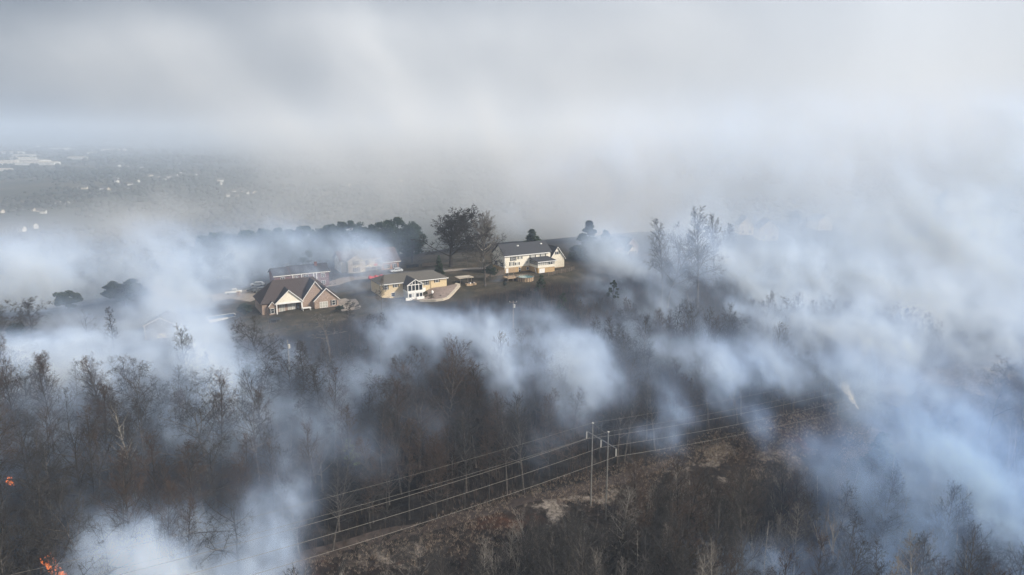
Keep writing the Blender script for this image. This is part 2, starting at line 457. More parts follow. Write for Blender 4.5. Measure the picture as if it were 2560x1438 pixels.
# ---------------------------------------------------------------- the cream three-storey house with the pool
hA = empty('house', HA, YAW, 'large cream sided house with charcoal roof and side porch, above the round pool', 'house')
block(0, 19.4, 0, 9.2, 2.3, 6.85, 10.2, 'X').build('wall', M_cream, hA)
MB().box(.04, 19.4, .04, 9.16, -1.5, 2.3).build('basement_wall', M_tan, hA)
block(18.9, 25.3, -.5, 9.4, .6, 4.1, 8.3, 'Y').build('wing_wall', M_cream, hA)
MB().box(19.2, 25.2, -.4, 9.3, -2, .6).build('wing_foundation', M_tan, hA)
gable_roof(MB(), 0, 19.6, 0, 9.2, 6.85, 10.2, 'X', .4).build('roof', M_roofd, hA)
gable_roof(MB(), 18.9, 25.3, -.5, 9.0, 4.1, 8.3, 'Y', .4).build('wing_roof', M_roofd, hA)
rake(MB(), 18.9, 25.3, -.98, 4.1, 8.3, .4).build('barge_board', M_white, hA)
MB().box(-.4, 18.7, -.50, -.40, 6.38, 6.66).build('gutter', M_white, hA)
MB().box(-.06, .1, -.06, .1, -1, 6.5).build('corner_board', M_white, hA)
MB().bar((14.4, -.07, 2.5), (14.4, -.07, 6.4), .06).build('downpipe', M_white, hA)
for x in (7.2, 17.2): 
    MB().bar((x, 3.2, 9.3), (x, 3.2, 9.62), .45, .38, 10).build('roof_vent', M_white, hA)
for x, z, w, h, p, sh in ((3.5, 4.7, 1.5, 1.35, 3, 1), (6.3, 5.15, .95, .85, 1, 1), (11.7, 4.85, 1.6, 1.2, 2, 1), (16.1, 4.95, 1.6, 1.15, 2, 1), (2.9, 2.95, 1.0, 1.3, 1, 1), (5.2, 3.05, .95, .85, 1, 1), (9.2, 3.2, 1.0, .85, 1, 0)):
    window(hA, x, -.02, z, w, h, panes=p, shutters=bool(sh), glass=M_curtain if p < 3 else M_glass)
window(hA, 22.1, -.52, 5.6, .9, 1.0)
for y, z in ((2.2, 2.6), (6.6, 2.6)): window(hA, -.02, y, z, .9, 1.4, rot=-math.pi/2)
window(hA, 6.2, .02, .4, .7, 1.6, shutters=False); window(hA, 9.6, .02, .9, .8, .9, shutters=False)
MB().box(.5, 1.5, -.03, .05, 0.0, 2.05).build('door', M_white, hA)
for x in (1.75, 2.7, 3.65): MB().box(x, x + .85, -.01, .05, .02, 2.1).build('garage_panel', M_woodt, hA)
# sun porch on piers with its low roof
MB().box(10.3, 17.6, -6.0, -.02, 2.3, 3.15).build('porch_wall', M_cream, hA)
MB().box(10.4, 17.5, -5.9, -.06, -.3, 2.3).build('porch_basement', M_tan, hA)
pr = MB(); pr.poly([(9.9, -6.6, 4.62), (18.1, -6.6, 4.62), (18.1, -.02, 5.25), (9.9, -.02, 5.25)], .14); pr.build('porch_roof', M_roofg if False else M_roofd, hA)
MB().box(9.9, 18.1, -6.66, -6.6, 4.42, 4.66).build('porch_fascia', M_white, hA)
for i in range(9): MB().box(10.3, 10.42, -6 + i * .745 - .001, -5.9 + i * .745, 3.15, 4.55 + .05 * i / 8).build('porch_post', M_white, hA)
for i in range(1, 8): MB().box(10.3 + i * .9, 10.42 + i * .9, -6, -5.88, 3.15, 4.5).build('porch_post', M_white, hA)
MB().box(17.48, 17.6, -6, -5.88, 3.15, 4.5).build('porch_post', M_white, hA)
MB().box(10.42, 17.4, -5.95, -5.93, 3.16, 4.5).build('porch_glazing', M_curtain, hA)
MB().box(10.35, 10.37, -5.85, -.1, 3.16, 4.5).build('porch_glazing', M_glass, hA)
window(hA, 15.6, -6.02, 3.3, 1.9, 1.0, panes=2, shutters=False)
MB().box(10.9, 13.2, -6.03, -5.9, -.2, 2.0).build('garage_door', M_white, hA)
MB().bar((10.1, -5.4, 0), (10.1, -4.2, 2.2), .10).build('stair_rail', M_white, hA)

# pool, deck, fences round it
_g = ground_at(1313, 701); pc = (_g.x, _g.y)
pool = empty('above_ground_pool', (*pc, 0), YAW, 'round above-ground pool with tan wall panels below the cream house', 'pool')
R_ = 3.0; Hh = 1.35
for i in range(20):
    a0, a1 = 2 * math.pi * i / 20 + .02, 2 * math.pi * (i + 1) / 20 - .02
    p = MB(); k = []
    for r in (R_, R_ - .05):
        for a in (a0, a1):
            for z in (-1.2, Hh): k.append((r * math.cos(a), r * math.sin(a), z))
    p.v = k; p.f = [(0,2,3,1),(4,5,7,6),(0,1,5,4),(2,6,7,3),(1,3,7,5),(0,4,6,2)]
    p.build('panel', M_woodt, pool)
    MB().bar((1.015*R_*math.cos(a0-.02), 1.015*R_*math.sin(a0-.02), -1.2), (1.015*R_*math.cos(a0-.02), 1.015*R_*math.sin(a0-.02), Hh + .02), .09, n=4).build('post', M_shutter, pool)
rim = MB()
for i in range(40):
    a0, a1 = 2 * math.pi * i / 40, 2 * math.pi * (i + 1) / 40
    rim.poly([((R_+.12)*math.cos(a0), (R_+.12)*math.sin(a0), Hh+.06), ((R_+.12)*math.cos(a1), (R_+.12)*math.sin(a1), Hh+.06), ((R_-.1)*math.cos(a1), (R_-.1)*math.sin(a1), Hh+.06), ((R_-.1)*math.cos(a0), (R_-.1)*math.sin(a0), Hh+.06)], .05)
rim.build('rim', M_pole, pool)
wt = MB(); wt.v = [((R_-.06) * math.cos(2*math.pi*i/40), (R_-.06) * math.sin(2*math.pi*i/40), Hh - .18) for i in range(40)]; wt.f = [tuple(range(40))]; wt.build('water', M_water, pool)
dk = empty('deck', (*ground_at(1279, 701).xy, 0), YAW, 'raised timber deck with railing at the edge of the round pool', 'deck')
for i in range(14): MB().box(-2.4, 1.9, -1.6 + i * .24, -1.39 + i * .24, 1.12, 1.2).build('plank', M_woodt, dk)
for x in (-2.3, -.3, 1.7):
    for y in (-1.5, 1.6): MB().box(x, x + .14, y, y + .14, -1.8, 2.2).build('post', M_wood, dk)
for z in (1.65, 2.12):
    MB().box(-2.3, 1.8, -1.56, -1.48, z, z + .1).build('rail', M_wood, dk); MB().box(-2.34, -2.26, -1.5, 1.7, z, z + .1).build('rail', M_wood, dk)
MB().box(-2.4, 1.9, -1.66, -1.6, .95, 1.22).build('fascia', M_woodt, dk)

def board_fence(label, pts, h, m, n=2, name='fence', group=None, gap=.03, bw=.3):
    """post and board fence along world points; each bay is a panel of its own"""
    o = empty(name, (pts[0][0], pts[0][1], gz(*pts[0])), 0, label, 'fence', group)
    base = Vector(o.location)
    for a, b in zip(pts[:-1], pts[1:]):
        L = math.hypot(b[0]-a[0], b[1]-a[1]); k = max(1, round(L / 2.4))
        for i in range(k + 1):
            x = a[0] + (b[0]-a[0]) * i / k; y = a[1] + (b[1]-a[1]) * i / k; z = gz(x, y)
            p = Vector((x, y, z)) - base
            MB().bar(p + Vector((0,0,-.4)), p + Vector((0,0,h + .1)), .08, n=4).build('post', m, o)
            if i < k:
                x2 = a[0] + (b[0]-a[0]) * (i+1) / k; y2 = a[1] + (b[1]-a[1]) * (i+1) / k
                q = Vector((x2, y2, gz(x2, y2))) - base
                if n == 0:       # close-boarded: boards one by one
                    nb = int((q - p).length / bw)
                    for j in range(nb):
                        c0 = p.lerp(q, (j + .08) / nb); c1 = p.lerp(q, (j + .92) / nb)
                        hz = h + .03 * math.sin(j * 2.3 + i)
                        mb = MB(); mb.poly([c0, c1, c1 + Vector((0,0,hz)), c0 + Vector((0,0,hz))], .03); mb.build('board', m, o)
                else:
                    for j in range(n):
                        zz = Vector((0, 0, h * (j + .75) / n)); MB().bar(p + zz, q + zz, .05, n=4).build('rail', m, o)
    return o
board_fence('tan board fence running from the cream house corner to the tall bare tree', [G2(1262, 688), G2(1240, 690), G2(1216, 694)], 1.9, M_wood, 0)
board_fence('weathered rail fence on the slope right of the round pool', [loc2w(HA, 11, -12), loc2w(HA, 16, -10), loc2w(HA, 22, -9), loc2w(HA, 26, -6)], 1.3, M_wood, 3)

# ---------------------------------------------------------------- the buff brick ranch with the white sun room
hB = empty('house', HB, YAW, 'buff brick ranch house with grey hip roof and white framed gabled sun room', 'house')
MB().box(0, 22.8, 0, 9.5, -3.0, 3.0).build('wall', M_yellow, hB)
rb = MB(); e_, zr = .5, 5.0; y0, y1, x0, x1, ze = -.5, 10.0, -.5, 23.3, 2.95; ym = 4.75
rb.poly([(x0, y0, ze), (x1, y0, ze), (x1-3.6, ym, zr), (x0+3.6, ym, zr)], .14)
rb.poly([(x1, y1, ze), (x0, y1, ze), (x0+3.6, ym, zr+.004), (x1-3.6, ym, zr+.004)], .14)
rb.poly([(x1, y0, ze), (x1, y1, ze), (x1-3.6, ym, zr)], .14); rb.poly([(x0, y1, ze), (x0, y0, ze), (x0+3.6, ym, zr)], .14)
rb.build('roof', M_roofg, hB)
MB().box(-.5, 23.3, -.60, -.5, 2.72, 2.94).build('gutter', M_white, hB)
window(hB, 15.6, -.02, 1.2, .95, 1.3); window(hB, 19.3, -.02, 1.7, .95, .85); window(hB, 1.6, -.02, 1.1, .95, 1.4); window(hB, 5.0, -.02, 1.6, .95, .85); window(hB, 13.6, -.02, 1.6, .7, .85)
window(hB, 4.0, -.02, -1.3, 1.1, 1.1, shutters=False)
MB().bar((17.0, -.1, -.5), (17.0, -.1, 2.7), .06).build('downpipe', M_wood, hB)
MB().box(12.9, 15.2, -.06, .02, -2.3, .35).build('garage_door', M_white, hB)
sx0, sx1, sy = 7.4, 12.6, -4.2
block(sx0 + .15, sx1 - .15, sy + .12, 0, -2.4, 0.1).build('sun_room_core', M_whitesd, hB)
gr_ = gable_roof(MB(), sx0, sx1, sy, 3.2, 2.75, 4.35, 'Y', .35, .12); gr_.build('sun_room_roof', M_roofd, hB)
rake(MB(), sx0, sx1, sy - .42, 2.75, 4.35, .35, .22).build('barge_board', M_white, hB)
MB().box(sx0, sx1, sy, sy + .16, .02, .75).build('sun_room_sill_wall', M_white, hB)
MB().box(sx0, sx1, sy - .02, sy + .14, 2.5, 2.75).build('header', M_white, hB)
for x in (sx0 + .1, sx0 + 1.4, sx0 + 2.6, sx0 + 3.8, sx1 - .1): MB().box(x - .1, x + .1, sy - .04, sy + .12, .75, 2.5).build('mullion', M_white, hB)
for x, z in ((sx0 + 1.6, 3.6), ((sx0 + sx1) / 2, 4.15), (sx1 - 1.6, 3.6)): MB().box(x - .09, x + .09, sy - .03, sy + .1, 2.76, z).build('mullion', M_white, hB)
for i in range(4):
    a = (sx0 + .2, sx0 + 1.5, sx0 + 2.7, sx0 + 3.9)[i]; b = (sx0 + 1.3, sx0 + 2.5, sx0 + 3.7, sx1 - .2)[i]
    MB().box(a, b, sy + .05, sy + .07, .76, 2.49).build('pane', M_glass, hB)
g_ = MB(); g_.poly([(sx0 + .3, sy + .06, 2.76), (sx1 - .3, sy + .06, 2.76), ((sx0 + sx1) / 2, sy + .06, 4.2)], .03); g_.build('gable_glass', M_glass, hB)
for x in (sx0 - .02, sx1 - .03):
    MB().box(x, x + .05, sy + .2, -.05, .1, .7).build('side_wall', M_white, hB)
    MB().box(x, x + .05, sy + .2, -.05, .7, 2.6).build('side_glazing', M_glass, hB)
    for k in range(4): MB().box(x - .01, x + .06, sy + .2 + k * 1.2, sy + .35 + k * 1.2, .7, 2.6).build('side_mullion', M_white, hB)
# terrace below the sun room: white half walls and posts
for a, b in ((sx0 - 1.2, sx0 + 1.6), (sx0 + 2.6, sx1 - .1)): MB().box(a, b, sy - 1.3, sy - 1.15, -2.6, -1.1).build('half_wall', M_white, hB)
for x in (sx0 + .1, sx0 + 2.1, sx1 - .2): MB().box(x - .08, x + .08, sy - .1, sy + .05, -2.6, .02).build('porch_column', M_white, hB)
for x in (sx0 + .4, sx0 + 2.9, sx0 + 4.1): MB().box(x, x + .9, sy + .09, sy + .11, -1.6, -.3).build('lower_pane', M_glass, hB)

wl = empty('retaining_wall', (0, 0, 0), 0, 'pale curved concrete retaining wall round the patio of the buff ranch house', 'retaining wall')
wpts = [G2(*p) for p in ((1024, 748), (1034, 752), (1050, 755), (1070, 755.5), (1090, 755), (1108, 752), (1122, 748), (1131, 740), (1138, 732), (1145, 724), (1151, 717), (1150, 712), (1140, 710))]
wz = np.linspace(-2.1, -.1, len(wpts))
wl.location = (wpts[0][0], wpts[0][1], -2.6)
pat = MB(); pv = []
for i in range(len(wpts) - 1):
    a, b = wpts[i], wpts[i + 1]
    d = Vector((b[0]-a[0], b[1]-a[1], 0)).normalized(); q = Vector((-d.y, d.x, 0)); wd = np.interp(i, [0, 5, 8, 12], [.35, .5, 1.0, 1.3])
    o_ = Vector(wl.location); A = Vector((a[0], a[1], 0)) - o_; Bq = Vector((b[0], b[1], 0)) - o_
    m = MB(); z0, z1, t0, t1 = gz(*a) - 1.2 - o_.z, gz(*b) - 1.2 - o_.z, max(gz(*a), wz[i]) + .35 - o_.z, max(gz(*b), wz[i+1]) + .35 - o_.z
    e = d * .05
    m.v = [tuple(Vector((p.x, p.y, z))) for p, z in ((A-e,z0),(Bq+e*.5,z1),(Bq+e*.5+q*wd,z1),(A-e+q*wd,z0),(A-e,t0),(Bq+e*.5,t1),(Bq+e*.5+q*wd,t1),(A-e+q*wd,t0))]
    m.v = [(v[0], v[1], v[2] + .002 * (i % 2)) for v in m.v]
    m.f = [(0,3,2,1),(4,5,6,7),(0,1,5,4),(1,2,6,5),(2,3,7,6),(3,0,4,7)]
    m.build('wall_section', M_conc, wl)
# gravel patio sheet inside the wall
V = []; Fq = []
inner = [loc2w(HB, x, -.3) for x in np.linspace(9, 22.6, len(wpts))]
for i in range(len(wpts)):
    for k in range(9):
        x = wpts[i][0] * (1 - k/8) + inner[i][0] * k/8; y = wpts[i][1] * (1 - k/8) + inner[i][1] * k/8
        V.append((x, y, gz(x, y) + .06))
for i in range(len(wpts) - 1):
    for k in range(8): Fq.append((i*9+k, i*9+9+k, i*9+10+k, i*9+1+k))
tag(link('patio', np_mesh('patio', V, Fq, M_patio)), kind='structure')

def ellipsoid(rx, ry, rz, seg=16, rings=9):
    mb = MB()
    for j in range(rings + 1):
        ph = math.pi * j / rings
        for i in range(seg):
            a = 2 * math.pi * i / seg; mb.v.append((rx * math.sin(ph) * math.cos(a), ry * math.sin(ph) * math.sin(a), rz * math.cos(ph)))
    for j in range(rings):
        for i in range(seg): mb.f.append((j*seg+i, (j+1)*seg+i, (j+1)*seg+(i+1) % seg, j*seg+(i+1) % seg))
    return mb
p = ground_at(1081, 736)
tk = empty('tank', p, YAW, 'small upright white tank on the patio beside the sun room', 'tank')
ellipsoid(.42, .42, .62).build('shell', M_white, tk, (0, 0, .72))
MB().bar((0, 0, 0), (0, 0, .25), .3, n=10).build('foot', M_pole, tk)
p = ground_at(1166, 712)
sh = empty('garden_shelter', p, YAW, 'low open shelter with a flat tan roof between the ranch house and bare tree', 'shelter')
for x in (-2.2, 2.0):
    for y in (.2, 3.0): MB().box(x, x + .14, y, y + .14, -.3, 2.3).build('post', M_wood, sh)
MB().box(-2.7, 2.7, -.2, 3.6, 2.3, 2.5).build('roof', M_conc, sh)
MB().box(-2.9, -1.8, 1.2, 3.0, 0, 1.1).build('dark_cabinet', M_dark, sh)
bx = empty('timber_box', ground_at(1178, 714), YAW, 'long tan timber box piled with dark odds and ends before the shelter', 'planter')
MB().box(-1.9, 1.7, -.6, .8, -.3, .75).build('box', M_woodt, bx)
jr = random.Random(3)
for i in range(9):
    x, y = jr.uniform(-1.5, 1.3), jr.uniform(-.4, .6); s_ = jr.uniform(.2, .45)
    MB().box(x, x + s_, y, y + s_, .75, .75 + s_ * jr.uniform(.5, 1.4)).build('item', M_dark if i % 3 else M_white, bx)

# ---------------------------------------------------------------- the pink brick house with three gables
hC = empty('house', HC, YAW, 'pinkish brick house with steep dark hip roof and front gables, nearest of the row', 'house')
ze, zr = 3.4, 9.3
MB().box(-3.7, 19.2, 2.0, 14.0, -1.0, ze).build('wall', M_brick, hC)
rc = MB(); x0, x1, y0, y1 = -4.2, 19.7, 1.5, 14.5; rx0, rx1, ym = 1.0, 13.4, 7.6
rc.poly([(x0, y0, ze), (x1, y0, ze), (rx1, ym, zr), (rx0, ym, zr)], .16)
rc.poly([(x1, y1, ze), (x0, y1, ze), (rx0, ym, zr + .004), (rx1, ym, zr + .004)], .16)
rc.poly([(x0, y1, ze), (x0, y0, ze), (rx0, ym, zr)], .16); rc.poly([(x1, y0, ze), (x1, y1, ze), (rx1, ym, zr)], .16)
rc.build('roof', M_roofr, hC)
# covered porch gable
gable_roof(MB(), .1, 7.9, 0, 6.4, ze + .3, 7.3, 'Y', .35).build('porch_roof', M_roofd, hC)
t = MB(); t.poly([(.1, .05, ze + .25), (7.9, .05, ze + .25), (4.0, .05, 7.15)], .12); t.build('gable_panel', M_cream, hC)
rake(MB(), .1, 7.9, -.42, ze + .3, 7.3, .35).build('barge_board', M_white, hC)
MB().box(.1, 7.9, 0, .22, ze - .25, ze + .25).build('porch_beam', M_white, hC)
for x in (.12, 7.6): MB().box(x, x + .28, -.02, .26, -1, ze - .25).build('porch_column', M_white, hC)
MB().box(0, 8.1, -.4, 2.0, -1, .12).build('porch_slab', M_conc, hC)
for x, w in ((1.4, 1.5), (4.0, 1.1), (5.3, .9)): window(hC, x + w / 2, 1.98, .25, w, 2.2, panes=2, shutters=False, glass=M_curtain, bars=0)
MB().box(6.5, 7.4, 1.93, 2.02, .2, 2.5).build('door', M_shutter, hC)
# left bay with its little gable
block(-1.9, .0, .6, 2.05, -1, 2.9, 4.0, 'Y').build('bay_wall', M_brick, hC)
gable_roof(MB(), -1.9, .0, .6, 3.0, 2.9, 4.0, 'Y', .25, .12).build('bay_roof', M_roofd, hC)
rake(MB(), -1.9, .0, .3, 2.9, 4.0, .25, .18).build('barge_board', M_white, hC)
window(hC, -.95, .58, .6, .9, 1.4, shutters=True)
# central tall gable
block(8.1, 16.5, 1.0, 7.0, -1, ze, 9.0, 'Y').build('gable_wall', M_brick, hC)
gable_roof(MB(), 8.1, 16.5, 1.0, 7.5, ze, 9.0, 'Y', .4).build('gable_roof', M_roofd, hC)
rake(MB(), 8.1, 16.5, .52, ze, 9.0, .4).build('barge_board', M_white, hC)
# right gable in front of it
block(11.4, 18.8, -.9, 3.0, -1, ze, 6.9, 'Y').build('front_gable_wall', M_brick, hC)
gable_roof(MB(), 11.4, 18.8, -.9, 4.8, ze, 6.9, 'Y', .4).build('front_gable_roof', M_roofd, hC)
rake(MB(), 11.4, 18.8, -1.38, ze, 6.9, .4).build('barge_board', M_white, hC)
window(hC, 14.2, -.92, .9, 2.3, 1.7, panes=3, shutters=False, glass=M_curtain); window(hC, 17.3, -.92, 1.3, .9, 1.5, shutters=True)
MB().bar((8.15, .9, 0), (8.15, .9, ze), .06).build('downpipe', M_white, hC)
pt_ = empty('patio_table', (*loc2w(HC, 8.8, -1.2), gz(*loc2w(HC, 8.8, -1.2))), YAW, 'white slab patio table on the lawn before the pink brick house', 'table')
MB().box(-1.3, 1.3, -.7, .7, .72, .82).build('top', M_white, pt_)
for x in (-1.2, 1.1):
    for y in (-.6, .5): MB().box(x, x + .1, y, y + .1, -.1, .72).build('leg', M_white, pt_)

# ---------------------------------------------------------------- the dark red brick house behind it
hD = empty('house', HD, YAW, 'long dark red brick house with dark roof and white windows, behind the pink brick house', 'house')
zeD, zrD = 5.6, 7.5
block(0, 5.6, 0, 8.6, -1, zeD, zrD, 'X').build('left_wall', M_redbrick, hD)
block(5.6, 19.0, .8, 9.2, -1, zeD - .1, zrD + .15, 'X').build('wall', M_redbrick, hD)
gable_roof(MB(), 0, 5.0, 0, 8.6, zeD, zrD, 'X', .45).build('left_roof', M_roofd, hD)
gable_roof(MB(), 5.75, 19.0, .8, 9.2, zeD - .1, zrD + .15, 'X', .4).build('roof', M_roofd, hD)
MB().box(-.4, 5.4, -.52, -.42, zeD - .32, zeD - .08).build('gutter', M_white, hD); MB().box(5.5, 19.4, .3, .4, zeD - .42, zeD - .18).build('gutter', M_white, hD)
for x, y, z, w, h in ((2.8, -.02, 3.6, 1.3, 1.2), (10.9, .78, 3.4, 1.8, 1.3), (16.9, .78, 3.5, 1.3, 1.2), (16.9, .78, .9, 1.3, 1.2), (7.6, .78, 3.5, 1.0, 1.2)):
    window(hD, x, y, z, w, h, shutters=False, panes=2)
for x in (6.2, 9.2, 13.4, 14.4): MB().box(x, x + .3, .4, .6, 2.2, zeD - .3).build('porch_column', M_white, hD)
MB().box(14.8, 15.7, 3.8, 4.7, 7.0, 8.5).build('chimney', M_redbrick, hD)

# ---------------------------------------------------------------- the white gabled house with the big brown roof
hE = empty('house', HE, YAW, 'white gabled house with long brown roof and upstairs balcony, hazy behind the ranch', 'house')
block(0, 6.2, 0, 7, -.6, 4.7, 6.6, 'Y').build('wing_wall', M_whitesd, hE)
gable_roof(MB(), 0, 6.2, 0, 6.5, 4.7, 6.6, 'Y', .4).build('wing_roof', M_roofb, hE)
rake(MB(), 0, 6.2, -.48, 4.7, 6.6, .4).build('barge_board', M_white, hE)
MB().box(-2, 20, 2.4, 11.2, -.6, 4.0).build('wall', M_whitesd, hE)
MB().box(13.4, 20, .5, 2.4, -.6, 2.4).build('brick_wall', M_orbrick, hE)
rE = MB(); ym, zt = 6.8, 7.5
rE.poly([(-2.6, 1.7, 4.55), (13.0, 1.7, 4.55), (13.0, ym, zt), (-2.6, ym, zt)], .16)
rE.poly([(13.004, -.2, 3.0), (20.6, -.2, 3.0), (20.6, ym, zt), (13.004, ym, zt)], .16)
rE.poly([(20.6, 12, 4.4), (-2.6, 12, 4.4), (-2.6, ym, zt + .004), (20.6, ym, zt + .004)], .16)
rE.build('roof', M_roofb, hE)
gE = block(-2, 20, 2.5, 11.1, 3.9, 4.3, 7.2, 'X'); gE.build('attic_wall', M_whitesd, hE)
MB().box(6.5, 13.2, 1.62, 1.72, 4.25, 4.5).build('gutter', M_white, hE); MB().box(13.0, 20.6, -.3, -.2, 2.75, 2.98).build('gutter', M_white, hE)
MB().box(6.3, 13.2, .6, 2.4, 1.6, 1.85).build('balcony_floor', M_white, hE)
for x in (6.6, 8.8, 11.0, 13.0): MB().box(x, x + .14, .65, .8, -.6, 4.4).build('balcony_post', M_white, hE)
MB().box(6.4, 13.1, .66, .74, 2.65, 2.75).build('balcony_rail', M_white, hE)
MB().box(10.2, 11.5, .60, .65, 1.9, 2.7).build('red_cloth', M_red, hE)
window(hE, 3.1, -.02, 3.0, 1.4, 1.6, panes=2); window(hE, 3.1, -.02, .4, 1.4, 1.5, panes=2)
window(hE, 8.0, 2.38, 2.0, 1.4, 1.9, shutters=False); window(hE, 11.9, 2.38, 2.0, 1.4, 1.9, shutters=False)
window(hE, 15.2, .48, .4, 1.5, 1.5, panes=2, frame=M_cream); window(hE, 18.2, .48, .4, .9, 1.5)
MB().box(10.6, 11.5, 6.3, 7.2, 7.2, 8.6).build('chimney', M_redbrick, hE)

# ---------------------------------------------------------------- the small house in the smoke on the right
yF = math.radians(24)
hF = empty('house', HF, yF, 'small mauve sided house with white gabled porch and deck, in smoke right of the spruce', 'house')
zF = gz(HF[0], HF[1]); hF.location.z = zF
M_mauve = mat('mauve_siding', (.36,.29,.28), (.44,.36,.34), 2)
block(3.6, 9.6, 4, 13, -1.5, 3.0, 6.2, 'Y').build('wall', M_mauve, hF)
MB().box(-2, 3.6, 5, 12, -1.5, 3.0).build('side_wall', M_mauve, hF)
gable_roof(MB(), 3.6, 9.6, 4, 13, 3.0, 6.2, 'Y', .4).build('roof', M_roofd, hF)
gable_roof(MB(), -2, 5.5, 5, 12, 3.0, 5.7, 'X', .4).build('side_roof', M_roofd, hF)
rake(MB(), 3.6, 9.6, 3.5, 3.0, 6.2, .4).build('barge_board', M_white, hF)
block(2.6, 6.4, .5, 4.0, -1.5, 1.8, 3.9, 'Y').build('porch_wall', M_cream, hF)
gable_roof(MB(), 2.6, 6.4, .5, 4.0, 1.8, 3.9, 'Y', .3).build('porch_roof', M_roofd, hF)
rake(MB(), 2.6, 6.4, .1, 1.8, 3.9, .3).build('barge_board', M_white, hF)
for i in range(4): MB().box(2.85 + i * .9, 3.5 + i * .9, .44, .5, -.3, 1.5).build('pane', M_glass, hF)
MB().box(2.2, 11.5, -2.2, .4, -1.1, -.85).build('deck', M_woodt, hF)
for i in range(8): MB().box(2.2 + i * 1.32, 2.3 + i * 1.32, -2.2, -2.1, -2.6, .1).build('deck_post', M_woodt, hF)
MB().box(2.2, 11.5, -2.2, -2.12, .05, .15).build('deck_rail', M_woodt, hF)

# houses further right on the ridge, mere shapes in the smoke
def ridge_house(px, py, y, w, d, h, rh, yaw, label, wall, roof, porch=None):
    g = at(px, py, y); z = gz(g.x, g.y)
    o = empty('house', (g.x, g.y, z), yaw, label, 'house')
    block(-w/2, w/2, 0, d, -1.5, h, h + rh, 'Y').build('wall', wall, o)
    gable_roof(MB(), -w/2, w/2, 0, d, h, h + rh, 'Y', .4).build('roof', roof, o)
    rake(MB(), -w/2, w/2, -.48, h, h + rh, .4).build('barge_board', M_white, o)
    for x in (-w/4, w/4): window(o, x, -.02, .8, 1.0, 1.4, shutters=False)
    return o
ridge_house(1922, 590, 332, 9, 12, 5.6, 4.2, math.radians(-6), 'pale yellow gabled house faint in smoke, left of the round smoky tree', M_cream, M_roofb)
ridge_house(1866, 578, 352, 7, 10, 5.0, 4.2, math.radians(-4), 'narrow cream gable barely showing through the thick white smoke', M_cream, M_roofg)
ridge_house(2063, 570, 372, 8, 12, 5.0, 3.0, math.radians(10), 'pale gable roof at the far right end of the smoky ridge', M_whitesd, M_roofg)
ridge_house(1757, 612, 318, 8, 9, 4.4, 2.2, math.radians(12), 'mauve brick house glimpsed between the tall smoky trees', M_mauve, M_conc)
gG = ground_at(404, 846)
hG = empty('garage', gG, math.radians(12), 'grey gabled garage edged in white trim inside the left smoke', 'garage')
block(-4.1, 4.1, 0, 8, -1.5, 3.9, 5.9, 'Y').build('wall', mat('grey_siding', (.22,.22,.22), (.28,.28,.28), 2), hG)
gable_roof(MB(), -4.1, 4.1, 0, 8, 3.9, 5.9, 'Y', .3).build('roof', M_roofg, hG)
rake(MB(), -4.1, 4.1, -.38, 3.9, 5.9, .3, .3).build('barge_board', M_white, hG)
for x in (-4.16, 3.98): MB().box(x, x + .2, -.06, .1, -1, 3.9).build('corner_board', M_white, hG)
MB().box(-1.0, 1.4, -.05, .02, -.2, 1.5).build('door', M_white, hG)

